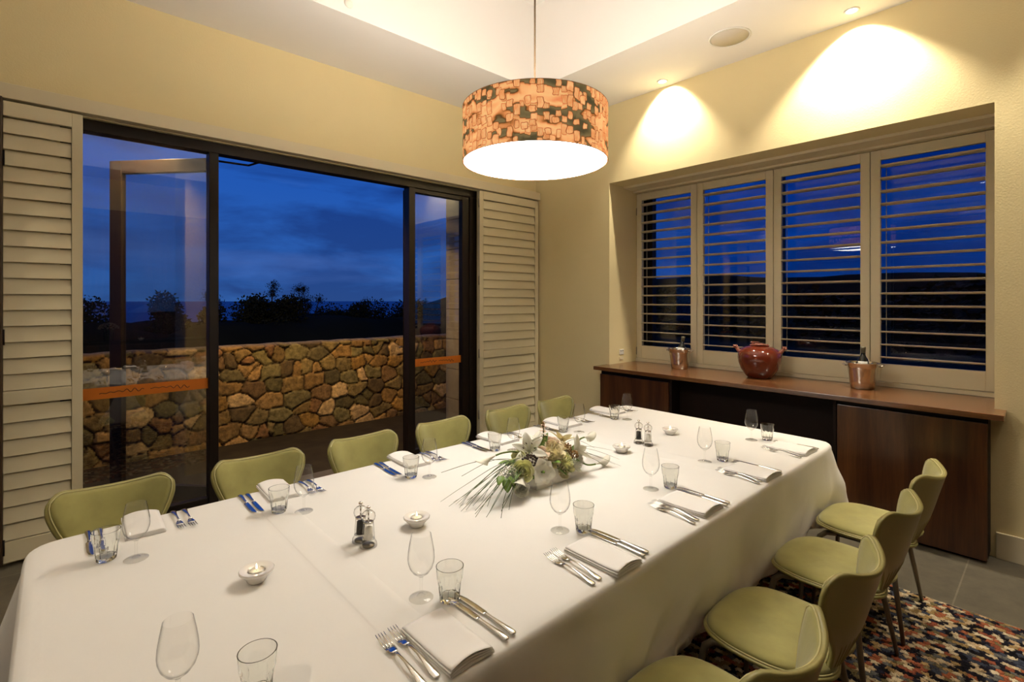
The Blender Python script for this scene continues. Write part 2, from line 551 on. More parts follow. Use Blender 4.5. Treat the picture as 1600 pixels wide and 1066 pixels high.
def rug_mat():
    m, nt, out = new_mat('tufted_rug')
    L = nt.links.new
    b = node(nt, 'ShaderNodeBsdfPrincipled', i_Roughness=0.95)
    b.inputs['Specular IOR Level'].default_value = 0.1
    tc = node(nt, 'ShaderNodeTexCoord')
    dn = node(nt, 'ShaderNodeTexNoise', i_Scale=85.0, i_Detail=4.0)
    L(tc.outputs['Object'], dn.inputs['Vector'])
    sub = node(nt, 'ShaderNodeVectorMath', operation='SUBTRACT')
    L(dn.outputs['Color'], sub.inputs[0])
    sub.inputs[1].default_value = (0.5, 0.5, 0.5)
    sc = node(nt, 'ShaderNodeVectorMath', operation='SCALE')
    L(sub.outputs[0], sc.inputs[0])
    sc.inputs['Scale'].default_value = 0.040
    ad = node(nt, 'ShaderNodeVectorMath', operation='ADD')
    L(tc.outputs['Object'], ad.inputs[0])
    L(sc.outputs[0], ad.inputs[1])
    sp = node(nt, 'ShaderNodeSeparateXYZ')
    L(ad.outputs[0], sp.inputs[0])

    def math_(op, a, bv):
        n = node(nt, 'ShaderNodeMath', operation=op)
        for k, q in enumerate((a, bv)):
            if q is None: continue
            if isinstance(q, (int, float)): n.inputs[k].default_value = q
            else: L(q, n.inputs[k])
        return n.outputs[0]
    row = math_('DIVIDE', sp.outputs['X'], 0.0245)
    rf = math_('FLOOR', row, None)
    half = math_('MULTIPLY', rf, 0.5)
    colx = math_('ADD', math_('DIVIDE', sp.outputs['Y'], 0.029), half)
    cf = math_('FLOOR', colx, None)
    cm = node(nt, 'ShaderNodeCombineXYZ')
    L(rf, cm.inputs[0])
    L(cf, cm.inputs[1])
    wnz = node(nt, 'ShaderNodeTexWhiteNoise', noise_dimensions='3D')
    L(cm.outputs[0], wnz.inputs['Vector'])
    cols = [srgb(34, 30, 38), srgb(216, 196, 160), srgb(176, 104, 72), srgb(110, 108, 104), srgb(176, 146, 98), srgb(40, 38, 52),
            srgb(232, 214, 180), srgb(150, 84, 62), srgb(132, 118, 84), srgb(70, 74, 88), srgb(204, 176, 138), srgb(26, 24, 30)]
    cr = ramp(nt, [(i / len(cols), c) for i, c in enumerate(cols)], wnz.outputs['Value'], 'CONSTANT')
    fn = node(nt, 'ShaderNodeTexNoise', i_Scale=300.0, i_Detail=2.0)
    L(tc.outputs['Object'], fn.inputs['Vector'])
    cr2 = ramp(nt, [(0.3, (0.6, 0.6, 0.6)), (0.7, (1.15, 1.15, 1.15))], fn.outputs['Fac'])
    mul = node(nt, 'ShaderNodeMixRGB', blend_type='MULTIPLY', i_Fac=1.0)
    L(cr.outputs[0], mul.inputs['Color1'])
    L(cr2.outputs[0], mul.inputs['Color2'])
    L(mul.outputs[0], b.inputs['Base Color'])
    fx = math_('ABSOLUTE', math_('SUBTRACT', math_('FRACT', row, None), 0.5), None)
    fy = math_('ABSOLUTE', math_('SUBTRACT', math_('FRACT', colx, None), 0.5), None)
    mxx = math_('MAXIMUM', fx, fy)
    hh = math_('SUBTRACT', 0.5, math_('POWER', math_('MULTIPLY', mxx, 2.0), 4.0))
    hh2 = math_('ADD', hh, math_('MULTIPLY', fn.outputs['Fac'], 0.6))
    bp = node(nt, 'ShaderNodeBump', i_Strength=0.9, i_Distance=0.006)
    L(hh2, bp.inputs['Height'])
    L(bp.outputs[0], b.inputs['Normal'])
    L(b.outputs[0], out.inputs[0])
    return m


def stone_mat():
    m, nt, out = new_mat('field_stone')
    L = nt.links.new
    b = node(nt, 'ShaderNodeBsdfPrincipled', i_Roughness=0.85)
    at = node(nt, 'ShaderNodeAttribute', attribute_name='stone_colour')
    tc = node(nt, 'ShaderNodeTexCoord')
    ns = node(nt, 'ShaderNodeTexNoise', i_Scale=22.0, i_Detail=8.0, i_Roughness=0.7)
    L(tc.outputs['Object'], ns.inputs['Vector'])
    cr = ramp(nt, [(0.32, (0.35, 0.35, 0.35)), (0.62, (1.25, 1.25, 1.25))], ns.outputs['Fac'])
    mul = node(nt, 'ShaderNodeMixRGB', blend_type='MULTIPLY', i_Fac=1.0)
    L(at.outputs['Color'], mul.inputs['Color1'])
    L(cr.outputs[0], mul.inputs['Color2'])
    L(mul.outputs[0], b.inputs['Base Color'])
    bp = node(nt, 'ShaderNodeBump', i_Strength=0.7, i_Distance=0.02)
    L(ns.outputs['Fac'], bp.inputs['Height'])
    L(bp.outputs[0], b.inputs['Normal'])
    L(b.outputs[0], out.inputs[0])
    return m


def shade_mat():
    """backlit printed fabric: orange blotches outlined in brown over olive gaps"""
    m, nt, out = new_mat('printed_lampshade')
    L = nt.links.new
    tc = node(nt, 'ShaderNodeTexCoord')
    uv = tc.outputs['UV']
    def mth(op, a, bv=None, cv=None):
        n = node(nt, 'ShaderNodeMath', operation=op)
        for k, q in enumerate((a, bv, cv)):
            if q is None: continue
            if isinstance(q, (int, float)): n.inputs[k].default_value = q
            else: L(q, n.inputs[k])
        return n.outputs[0]
    dn = node(nt, 'ShaderNodeTexNoise', i_Scale=26.0, i_Detail=1.0)
    L(uv, dn.inputs['Vector'])
    wob = node(nt, 'ShaderNodeMixRGB', blend_type='LINEAR_LIGHT', i_Fac=0.010)
    L(uv, wob.inputs['Color1'])
    L(dn.outputs['Color'], wob.inputs['Color2'])
    sx = node(nt, 'ShaderNodeSeparateXYZ')
    L(wob.outputs[0], sx.inputs[0])
    U, V = sx.outputs['X'], sx.outputs['Y']

    def white(*src):
        w = node(nt, 'ShaderNodeTexWhiteNoise', noise_dimensions='3D')
        c = node(nt, 'ShaderNodeCombineXYZ')
        for k, q in enumerate(src):
            if isinstance(q, (int, float)): c.inputs[k].default_value = q
            else: L(q, c.inputs[k])
        L(c.outputs[0], w.inputs['Vector'])
        return w.outputs['Value']

    def smooth(x, a, b):
        m_ = node(nt, 'ShaderNodeMapRange', interpolation_type='SMOOTHSTEP')
        m_.inputs['From Min'].default_value = a
        m_.inputs['From Max'].default_value = b
        L(x, m_.inputs['Value'])
        return m_.outputs[0]

    def drips(width, height, seed, keep):
        """rounded upright blocks in staggered columns: returns (inside, outline, stripes)"""
        cu = mth('DIVIDE', U, width)
        col = mth('FLOOR', cu)
        fu = mth('SUBTRACT', mth('FRACT', cu), 0.5)
        cv = mth('ADD', mth('DIVIDE', V, height), mth('MULTIPLY', white(col, seed, 0.0), 3.0))
        row = mth('FLOOR', cv)
        fv = mth('SUBTRACT', mth('FRACT', cv), 0.5)
        rnd = white(col, row, seed + 1.0)
        hw = mth('MULTIPLY_ADD', white(col, row, seed + 2.0), 0.16 * width, 0.16 * width)
        hh = mth('MULTIPLY_ADD', white(col, row, seed + 3.0), 0.22 * height, 0.12 * height)
        qx = mth('MAXIMUM', mth('SUBTRACT', mth('MULTIPLY', mth('ABSOLUTE', fu), width), hw), 0.0)
        qy = mth('MAXIMUM', mth('SUBTRACT', mth('MULTIPLY', mth('ABSOLUTE', fv), height), hh), 0.0)
        d = mth('SUBTRACT', mth('SQRT', mth('ADD', mth('MULTIPLY', qx, qx), mth('MULTIPLY', qy, qy))), 0.0055)
        on = mth('GREATER_THAN', rnd, 1.0 - keep)
        inside = mth('MULTIPLY', smooth(d, 0.0012, -0.0008), on)
        line = mth('MULTIPLY', smooth(mth('ABSOLUTE', d), 0.0030, 0.0004), on)
        stripe = mth('MULTIPLY', inside, mth('MULTIPLY', smooth(mth('SINE', mth('MULTIPLY', fu, 26.0)), 0.35, 0.95), mth('GREATER_THAN', white(col, row, seed + 4.0), 0.45)))
        return inside, line, stripe
    in1, ln1, st1 = drips(0.034, 0.062, 3.0, 0.62)
    in2, ln2, st2 = drips(0.027, 0.044, 17.0, 0.40)
    cb = node(nt, 'ShaderNodeCombineXYZ')
    L(mth('MULTIPLY', U, 0.62), cb.inputs[0])
    stepv = mth('MULTIPLY', white(mth('FLOOR', mth('DIVIDE', U, 0.023)), 5.0, 0.0), 0.016)
    L(mth('MULTIPLY', mth('ADD', V, stepv), 1.7), cb.inputs[1])
    big = node(nt, 'ShaderNodeTexNoise', i_Scale=7.5, i_Detail=1.2, i_Roughness=0.5)
    L(cb.outputs[0], big.inputs['Vector'])
    base = ramp(nt, [(0.0, (0.045, 0.038, 0.024)), (0.32, (0.095, 0.075, 0.035)), (0.462, (0.220, 0.160, 0.070)), (0.478, (0.10, 0.042, 0.012)), (0.492, (0.50, 0.18, 0.05)),
                     (0.53, (1.0, 0.46, 0.18)), (0.60, (1.0, 0.54, 0.23)), (0.66, (0.98, 0.44, 0.17)), (0.72, (0.80, 0.26, 0.10)), (0.78, (1.0, 0.52, 0.22))], big.outputs['Fac'])
    vary = node(nt, 'ShaderNodeTexNoise', i_Scale=30.0, i_Detail=2.0)
    L(uv, vary.inputs['Vector'])
    peach = ramp(nt, [(0.3, (0.86, 0.34, 0.12)), (0.55, (1.0, 0.48, 0.20)), (0.75, (1.0, 0.54, 0.24))], vary.outputs['Fac'])

    def over(cfac, c1, c2):
        m_ = node(nt, 'ShaderNodeMixRGB')
        L(cfac, m_.inputs['Fac'])
        L(c1, m_.inputs['Color1'])
        if isinstance(c2, tuple): m_.inputs['Color2'].default_value = (*c2, 1)
        else: L(c2, m_.inputs['Color2'])
        return m_.outputs[0]
    cc = over(in2, base.outputs[0], peach.outputs[0])
    cc = over(mth('MULTIPLY', mth('MAXIMUM', st2, ln2), 0.75), cc, (0.34, 0.10, 0.02))
    cc = over(in1, cc, peach.outputs[0])
    cc = over(mth('MULTIPLY', st1, 0.55), cc, (0.60, 0.17, 0.04))
    crx = over(mth('MULTIPLY', ln1, 0.85), cc, (0.24, 0.075, 0.016))
    e = node(nt, 'ShaderNodeEmission', i_Strength=0.55)
    L(crx, e.inputs['Color'])
    d = node(nt, 'ShaderNodeBsdfDiffuse')
    L(crx, d.inputs['Color'])
    ads = node(nt, 'ShaderNodeAddShader')
    L(e.outputs[0], ads.inputs[0])
    L(d.outputs[0], ads.inputs[1])
    L(ads.outputs[0], out.inputs[0])
    return m


M['floor'] = floor_mat()
M['rug'] = rug_mat()
M['stone'] = stone_mat()
M['shade'] = shade_mat()

# ------------------------------------------------------------------ the setting
XW = 4.18      # window wall plane (wall_right)
YD = 4.16      # door wall plane (wall_left)
ZC = 3.52      # soffit
X0, Y0 = -2.2, -2.0


def room():
    structure(MB().box((X0 - 0.2, Y0 - 0.2, -0.12), (XW + 0.9, YD + 0.35, 0.0)).build('floor', M['floor']))
    w = MB()      # door wall with the opening X .03..3.32, z 0..2.70
    w.box((X0 - 0.2, YD, 0), (0.03, YD + 0.30, 4.4))
    w.box((3.32, YD, 0), (XW + 0.9, YD + 0.30, 4.4))
    w.box((0.03, YD, 2.70), (3.32, YD + 0.30, 4.4))
    structure(w.build('wall_left', M['wall']))
    w = MB()      # window wall with the recess Y .28..3.11, z .85..2.735
    w.box((XW, Y0, 0), (XW + 0.78, 0.275, 4.4))
    w.box((XW, 3.11, 0), (XW + 0.78, YD, 4.4))
    w.box((XW, 0.275, 2.735), (XW + 0.78, 3.11, 4.4))
    w.box((XW, 0.275, 0), (XW + 0.78, 3.11, 0.85))
    structure(w.build('wall_right', M['wall']))
    structure(MB().box((X0 - 0.2, Y0 - 0.2, 0), (XW + 0.78, Y0, 4.4)).build('wall_back', M['wall']))
    structure(MB().box((X0, Y0, 0.0), (XW - 0.02, Y0 + 0.03, 3.02)).build('trim_4', M['cabinet']))
    structure(MB().box((X0, Y0 + 0.03, 0.0), (X0 + 0.03, YD - 0.08, 3.02)).build('trim_5', M['cabinet']))
    structure(MB().box((X0 - 0.2, Y0, 0), (X0, YD, 4.4)).build('wall_end', M['wall']))
    c = MB()
    s = 0.84
    xa, xb, ya, yb = X0 + s, 3.335, Y0 + s, 3.335
    c.box((X0, yb, ZC), (XW, YD, ZC + 0.05))
    c.box((X0, Y0, ZC), (XW, ya, ZC + 0.05))
    c.box((X0, ya, ZC), (xa, yb, ZC + 0.05))
    c.box((xb, ya, ZC), (XW, yb, ZC + 0.05))
    c.box((xa - 0.04, ya - 0.04, ZC + 0.05), (xb + 0.04, ya, ZC + 0.78))
    c.box((xa - 0.04, yb, ZC + 0.05), (xb + 0.04, yb + 0.04, ZC + 0.78))
    c.box((xa - 0.04, ya, ZC + 0.05), (xa, yb, ZC + 0.78))
    c.box((xb, ya, ZC + 0.05), (xb + 0.04, yb, ZC + 0.78))
    c.box((xa - 0.04, ya - 0.04, ZC + 0.78), (xb + 0.04, yb + 0.04, ZC + 0.86))
    structure(c.build('ceiling', M['ceiling']))
    structure(MB().box((X0, Y0, 4.38), (XW, YD, 4.46)).build('roof', M['soffit_board']))
    # baseboards
    structure(MB().box((XW - 0.016, Y0, 0), (XW, 0.268, 0.155), 0.003).build('baseboard_right', M['trim']))
    structure(MB().box((XW - 0.016, 3.18, 0), (XW, YD - 0.08, 0.155), 0.003).build('baseboard_corner', M['trim']))
    # pelmet rail over the shutters on the door wall
    structure(MB().box((X0 + 0.03, YD - 0.075, 2.705), (XW - 0.002, YD, 2.792), 0.003).build('trim_1', M['trim']))
    # header boards in the window recess
    t = MB()
    t.box((4.42, 0.277, 2.712), (4.80, 3.108, 2.735), 0.002)
    t.box((4.60, 0.277, 2.695), (4.80, 3.108, 2.713), 0.002)
    structure(t.build('trim_2', M['trim']))


room()


# ------------------------------------------------------------------ glazing in the door wall
def door_frame():
    f = MB()
    y0, y1 = YD + 0.03, YD + 0.13
    f.box((0.03, y0, 2.625), (3.32, y1, 2.70), 0.004)            # head
    f.box((0.03, y0, 0.0), (0.12, y1, 2.625), 0.004)             # left jamb
    f.box((3.225, y0, 0.0), (3.32, y1, 2.625), 0.004)            # right jamb
    f.box((0.838, y0, 0.0), (0.90, y1, 2.625), 0.004)            # posts either side of the doorway
    f.box((2.50, y0, 0.0), (2.568, y1, 2.625), 0.004)
    f.box((0.03, y0, -0.01), (3.32, y1, 0.025), 0.004)           # threshold
    f.box((0.12, y0 + 0.02, 0.025), (0.838, y1 - 0.02, 0.10), 0.004)
    f.box((2.568, y0 + 0.02, 0.025), (3.225, y1 - 0.02, 0.10), 0.004)
    f.box((3.14, y0 + 0.015, 0.10), (3.225, y1 - 0.02, 2.625), 0.003)
    f.box((2.568, y0 + 0.015, 2.585), (3.14, y1 - 0.02, 2.625), 0.003)
    structure(f.build('door_1', M['frame']))
    for k, (a, b) in enumerate(((0.12, 0.838), (2.568, 3.14))):
        p = structure(MB().box((a, YD + 0.075, 0.10), (b, YD + 0.083, 2.625 if k == 0 else 2.585)).build('window_%d' % (k + 1), M['pane']))
        yb = YD + 0.070
        band = MB().box((a, yb, 0.897), (b, yb + 0.004, 0.972)).build('safety_band', M['orange'], p)
        tag(band, 'orange band across the glass')
        # flowing script lines on the band
        s = MB()
        span = b - a
        for (u0, u1, ph) in ((0.14, 0.47, 0.0), (0.52, 0.84, 1.3)):
            pts = []
            for i in range(60):
                u = u0 + (u1 - u0) * i / 59
                q = i / 59
                amp = 0.003 + 0.009 * max(0, math.sin((q - 0.45) * 5.2)) * (q > 0.45)
                z = 0.931 + 0.008 * math.sin(q * 2.6 + ph) + amp * math.sin(q * 34 + ph * 3)
                pts.append((a + span * u, yb - 0.001, z))
            s.tube(pts, 0.0022, 5)
        s.build('script', M['ink'], p)


def door_leaf(name, hx, hy, ang, width):
    """an outward-opening glazed leaf, hinged at (hx, hy); ang = direction of the open leaf in plan"""
    t = bpy.data.objects.new(name, None)
    link(t)
    t.location = (hx, hy, 0)
    t.rotation_euler = (0, 0, ang)
    structure(t)
    f = MB()
    w, s, d = width, 0.10, 0.045
    hs = 0.045
    f.box((0.0, -d / 2, 0.02), (hs, d / 2, 2.615), 0.004)
    f.box((w - s, -d / 2, 0.02), (w, d / 2, 2.615), 0.004)
    f.box((hs, -d / 2, 2.515), (w - s, d / 2, 2.615), 0.004)
    f.box((hs, -d / 2, 0.02), (w - s, d / 2, 0.14), 0.004)
    f.build('leaf_frame', M['frame'], t)
    MB().box((hs, -0.004, 0.14), (w - s, 0.004, 2.515)).build('pane', M['pane'], t)
    h = MB()
    for sg in (-1, 1):
        h.tube([(w - 0.05, sg * 0.02, 1.02), (w - 0.05, sg * 0.06, 1.02), (w - 0.14, sg * 0.065, 1.02)], 0.009, 8)
    h.build('handle', M['leg_metal'], t)
    return t


door_frame()
dl = door_leaf('door_2', 0.895, YD + 0.16, math.atan2(0.625, -0.555), 0.845)
dr = door_leaf('door_3', 2.535, YD + 0.16, math.atan2(0.860, 0.510), 0.83)
stay = MB()
stay.tube([(0.90, YD + 0.10, 2.585), (1.13, YD + 0.14, 2.60)], 0.008, 6)
stay.tube([(1.13, YD + 0.14, 2.60), (1.20, YD + 0.10, 2.63)], 0.008, 6)
structure(stay.build('door_stay', M['frame']))


# ------------------------------------------------------------------ louvred shutters on the door wall
def closed_shutter(name, label, x0, x1, left_stile, group=None):
    """a floor-length panel with closed slats, standing against the wall"""
    y0, y1 = YD - 0.062, YD - 0.022
    z0, z1 = 0.028, 2.692
    t = thing(name, label, 'shutter', ((x0 + x1) / 2, (y0 + y1) / 2, 0))
    cx, cy = (x0 + x1) / 2, (y0 + y1) / 2

    def B(mb, lo, hi, bev=0.003):
        mb.box((lo[0] - cx, lo[1] - cy, lo[2]), (hi[0] - cx, hi[1] - cy, hi[2]), bev)
    f = MB()
    st = 0.052
    if left_stile:
        B(f, (x0, y0, z0), (x0 + st, y1, z1))
    B(f, (x1 - st, y0, z0), (x1, y1, z1))
    xa = x0 + (st if left_stile else 0)
    xb = x1 - st
    B(f, (xa, y0, z1 - 0.085), (xb, y1, z1))
    B(f, (xa, y0, 0.935), (xb, y1, 1.015))
    B(f, (xa, y0, z0), (xb, y1, z0 + 0.12))
    f.build('shutter_frame', M['shutter'], t)
    for nm, za, zb in (('upper_louvres', 1.02, z1 - 0.09), ('lower_louvres', z0 + 0.125, 0.93)):
        n = round((zb - za) / 0.0925)
        p = (zb - za) / n
        s = MB()
        for i in range(n):
            zl = za + p * i
            # each closed slat leans, its lower edge standing proud of the slat below
            prof = [(y0 + 0.003, zl + 0.0015), (y0 + 0.010, zl - 0.0015), (y0 + 0.027, zl + p * 0.93), (y0 + 0.020, zl + p * 0.955)]
            vsx = [(xa + 0.002 - cx, q[0] - cy, q[1]) for q in prof] + [(xb - 0.002 - cx, q[0] - cy, q[1]) for q in prof]
            s.add(vsx, [(0, 1, 5, 4), (1, 2, 6, 5), (2, 3, 7, 6), (3, 0, 4, 7), (0, 3, 2, 1), (4, 5, 6, 7)], False)
        s.build(nm, M['shutter'], t)
    return t, cx, cy


sh, cx, cy = closed_shutter('louvred_shutter', 'tall closed cream louvred shutter at the left edge, left of the glazed doors', -0.215, 0.135, False)
hp = MB()
hp.box((-0.262 - cx, -0.040, 0.02), (-0.2155 - cx, 0.018, 2.71), 0.004)
hp.build('hinge_stile', M['brown'], sh)
for z in (0.12, 1.33, 2.36):
    g = MB()
    g.tube([(-0.211 - cx, -0.0245, z - 0.045), (-0.211 - cx, -0.0245, z + 0.045)], 0.0045, 8)
    g.build('hinge', M['frame'], sh)
sh2, cx, cy = closed_shutter('louvred_shutter', 'tall closed cream louvred shutter right of the doors, beside the room corner', 3.285, 4.155, True)
sh['group'] = sh2['group'] = 'floor-length louvred shutters beside the doors'
for z in (0.35, 0.99, 1.75, 2.56):
    g = MB()
    g.tube([(3.279 - cx, -0.015, z - 0.045), (3.279 - cx, -0.015, z + 0.045)], 0.0055, 8)
    g.build('hinge', M['leg_metal'], sh2)


# ------------------------------------------------------------------ window recess: glazing and plantation shutters
def window_side():
    f = MB()
    x0, x1 = 4.80, 4.88
    f.box((x0, 0.277, 0.85), (x1, 3.108, 0.93), 0.004)
    f.box((x0, 0.277, 2.66), (x1, 3.108, 2.733), 0.004)
    f.box((x0, 0.277, 0.93), (x1, 0.34, 2.66), 0.004)
    f.box((x0, 3.00, 0.93), (x1, 3.108, 2.66), 0.004)
    f.box((x0, 1.682, 0.93), (x1, 1.732, 2.66), 0.004)
    w = structure(f.build('window_3', M['frame']))
    for a, b in ((0.34, 1.682), (1.732, 3.00)):
        MB().box((4.836, a, 0.93), (4.844, b, 2.66)).build('pane', M['pane_plain'], w)
    ys = [3.108, 2.417, 1.708, 1.001, 0.285]
    names = ['leftmost plantation shutter panel with open slats, beside the power point',
             'plantation shutter panel with open slats behind the red pot, second from the left',
             'plantation shutter panel with open slats, between the red pot and the nearer wine bucket',
             'rightmost and largest-looking plantation shutter panel with open slats']
    z0, z1 = 0.925, 2.69
    for k in range(4):
        ya, yb = ys[k + 1] + 0.002, ys[k] - 0.002
        c = ((ya + yb) / 2)
        t = thing('plantation_shutter', names[k], 'shutter', (4.66, c, 0), 0, 'plantation shutters in the window')
        hw = (yb - ya) / 2
        st = 0.063
        fr = MB()
        fr.box((-0.0, -hw, z0), (0.036, -hw + st, z1), 0.003)
        fr.box((-0.0, hw - st, z0), (0.036, hw, z1), 0.003)
        fr.box((-0.0, -hw + st, z1 - 0.075), (0.036, hw - st, z1), 0.003)
        fr.box((-0.0, -hw + st, z0), (0.036, hw - st, z0 + 0.135), 0.003)
        fr.build('shutter_frame', M['shutter'], t)
        za, zb = z0 + 0.135, z1 - 0.075
        n = 16
        p = (zb - za) / n
        lv = MB()
        tilt = math.radians(-5.5)
        for i in range(n):
            zc = za + p * (i + 0.5)
            ring = []
            for q in range(12):
                an = 2 * PI * q / 12
                xx, zz = 0.044 * math.cos(an), 0.0072 * math.sin(an)
                ring.append((0.018 + xx * math.cos(tilt) - zz * math.sin(tilt), zc + xx * math.sin(tilt) + zz * math.cos(tilt)))
            vv = [(x, -hw + st + 0.002, z) for x, z in ring] + [(x, hw - st - 0.002, z) for x, z in ring]
            lv.add(vv, [(q, (q + 1) % 12, 12 + (q + 1) % 12, 12 + q) for q in range(12)] + [tuple(range(11, -1, -1)), tuple(range(12, 24))], True)
        lv.build('louvres', M['shutter'], t, sharp=0.9)
        rod = MB().tube([(0.062, hw - st - 0.025, za + 0.03), (0.062, hw - st - 0.025, zb - 0.03)], 0.0028, 6)
        rod.build('tilt_rod', M['shutter'], t)
        if k in (0,):
            for z in (1.0, 2.5):
                MB().tube([(-0.003, hw - 0.001, z - 0.04), (-0.003, hw - 0.001, z + 0.04)], 0.004, 8).build('hinge', M['leg_metal'], t)
    # sill strip under the panels
    structure(MB().box((4.645, 0.277, 0.8905), (4.70, 3.108, 0.922), 0.002).build('trim_3', M['trim']))


window_side()


# ------------------------------------------------------------------ timber counter and cabinets
def counter_units():
    top = MB().box((3.965, 0.222, 0.852), (4.645, 3.145, 0.89), 0.003)
    # the part that runs into the recess is narrower than the nosing
    top = MB()
    top.box((3.965, 0.222, 0.855), (4.179, 3.145, 0.89), 0.003)
    top.box((4.176, 0.279, 0.855), (4.645, 3.106, 0.89), 0.0)
    tag(top.build('timber_counter', M['counter']), 'long polished timber counter top under the shuttered window', 'counter')
    # left cabinet
    c = thing('cabinet', 'dark timber cabinet with a plain door at the left end of the counter', 'cabinet', (4.09, 2.72, 0), 0, 'cabinets under the counter')
    MB().box((-0.055, -0.375, 0.03), (0.088, 0.378, 0.853)).build('carcass', M['cabinet_dark'], c)
    MB().box((-0.078, -0.372, 0.035), (-0.057, 0.376, 0.815), 0.002).build('door', M['cabinet'], c)
    # open shelf unit
    c = thing('open_shelf_unit', 'dark open shelf unit between the two cabinet doors', 'shelf', (4.09, 1.70, 0))
    k = MB()
    k.box((0.07, -0.64, 0.03), (0.088, 0.64, 0.853))
    k.box((-0.07, 0.618, 0.03), (0.07, 0.64, 0.853), 0.001)
    k.box((-0.07, -0.64, 0.03), (0.07, -0.618, 0.853), 0.001)
    k.box((-0.07, -0.618, 0.03), (0.07, 0.618, 0.06))
    k.build('carcass', M['cabinet_dark'], c)
    MB().box((-0.066, -0.617, 0.43), (0.069, 0.617, 0.455), 0.001).build('shelf', M['cabinet'], c)
    # right cabinet
    c = thing('cabinet', 'wide dark timber cabinet door at the right end, behind the far chairs', 'cabinet', (4.09, 0.67, 0), 0, 'cabinets under the counter')
    MB().box((-0.055, -0.378, 0.03), (0.088, 0.385, 0.853)).build('carcass', M['cabinet_dark'], c)
    MB().box((-0.078, -0.376, 0.02), (-0.057, 0.383, 0.822), 0.002).build('door', M['cabinet'], c)
    structure(MB().box((4.06, 0.30, 0.0), (4.178, 3.08, 0.03)).build('plinth', M['cabinet_dark']))


counter_units()

# power outlet in the recess, and the blank plate under it
o = thing('power_outlet', 'small white double power point on the left side of the window recess', 'power point', (4.385, 3.1095, 1.005))
MB().box((-0.036, -0.008, -0.026), (0.036, 0, 0.028), 0.002).build('cover_plate', M['white_plastic'], o)
for sx in (-0.017, 0.017):
    MB().box((sx - 0.0055, -0.0105, 0.004), (sx + 0.0055, -0.0075, 0.018), 0.001).build('switch', M['leg_metal'], o)
    for q in (-0.004, 0.004):
        MB().box((sx + q - 0.001, -0.0090, -0.016), (sx + q + 0.001, -0.0078, -0.006)).build('socket_slot', M['leg_metal'], o)
tag(MB().box((4.352, 3.104, 0.925), (4.416, 3.1095, 0.957), 0.001).build('blank_plate', M['trim']), 'small beige blank plate just below the white power point', 'cover plate')


# ------------------------------------------------------------------ ceiling fittings
def downlight(x, y, label, wall_dir=None, watts=DOWNLIGHT_W, size=1.85):
    t = thing('downlight', label, 'downlight', (x, y, ZC), 0, 'recessed downlights')
    r = MB().lathe([(0.030, -0.001), (0.046, -0.001), (0.046, -0.006), (0.041, -0.008), (0.032, -0.006), (0.030, -0.001)], 28)
    r.build('trim_ring', M['fitting'], t, weld=1e-5)
    MB().lathe([(0.0001, -0.0035), (0.029, -0.0035), (0.029, -0.0015), (0.0001, -0.0015)], 24).build('bulb', M['lamp_face'], t)
    ld = bpy.data.lights.new('downlight_beam', 'SPOT')
    ld.energy = watts
    ld.color = (1.0, 0.88, 0.70)
    ld.spot_size = size
    ld.spot_blend = 0.45
    ld.shadow_soft_size = 0.025
    lo = bpy.data.objects.new('downlight_beam', ld)
    link(lo, t)
    lo.location = (0, 0, -0.012)
    if wall_dir:
        v = Vector((wall_dir[0], wall_dir[1], -1)).normalized()
        lo.rotation_euler = v.to_track_quat('-Z', 'Y').to_euler()
    return t


downlight(4.055, 2.432, 'lit recessed downlight in the soffit near the room corner', (0.70, 0, 0), watts=105)
downlight(4.020, 0.968, 'lit recessed downlight in the soffit near the top right edge', (0.40, 0, 0), watts=160)
downlight(4.020, -0.50, 'lit recessed downlight over the window wall, outside the right edge', (0.30, 0, 0))
for (x, y) in ((-1.5, 3.74), (-1.8, 0.9)):  # unseen downlights added as fill to brighten the room
    downlight(x, y, 'added recessed fill downlight in the soffit, out of view', size=1.9, watts=60)
sp = thing('ceiling_speaker', 'round flush ceiling speaker in the soffit between the two downlights', 'speaker', (3.75, 1.685, ZC))
MB().lathe([(0.134, -0.001), (0.146, -0.001), (0.146, -0.007), (0.134, -0.008), (0.134, -0.001)], 48).build('rim', M['fitting'], sp, weld=1e-5)
MB().lathe([(0.0001, -0.007), (0.133, -0.005), (0.133, -0.001), (0.0001, -0.001)], 48).build('grille', M['grille'], sp)
det = thing('smoke_detector', 'tiny white fitting on the side of the ceiling recess', 'detector', (1.51, 3.335, 3.60))
MB().lathe([(0.0001, 0.010), (0.026, 0.010), (0.032, 0.004), (0.032, 0.0), (0.0001, 0.0)], 24, Matrix.Rotation(PI / 2, 4, 'X')).build('housing', M['white_plastic'], det)


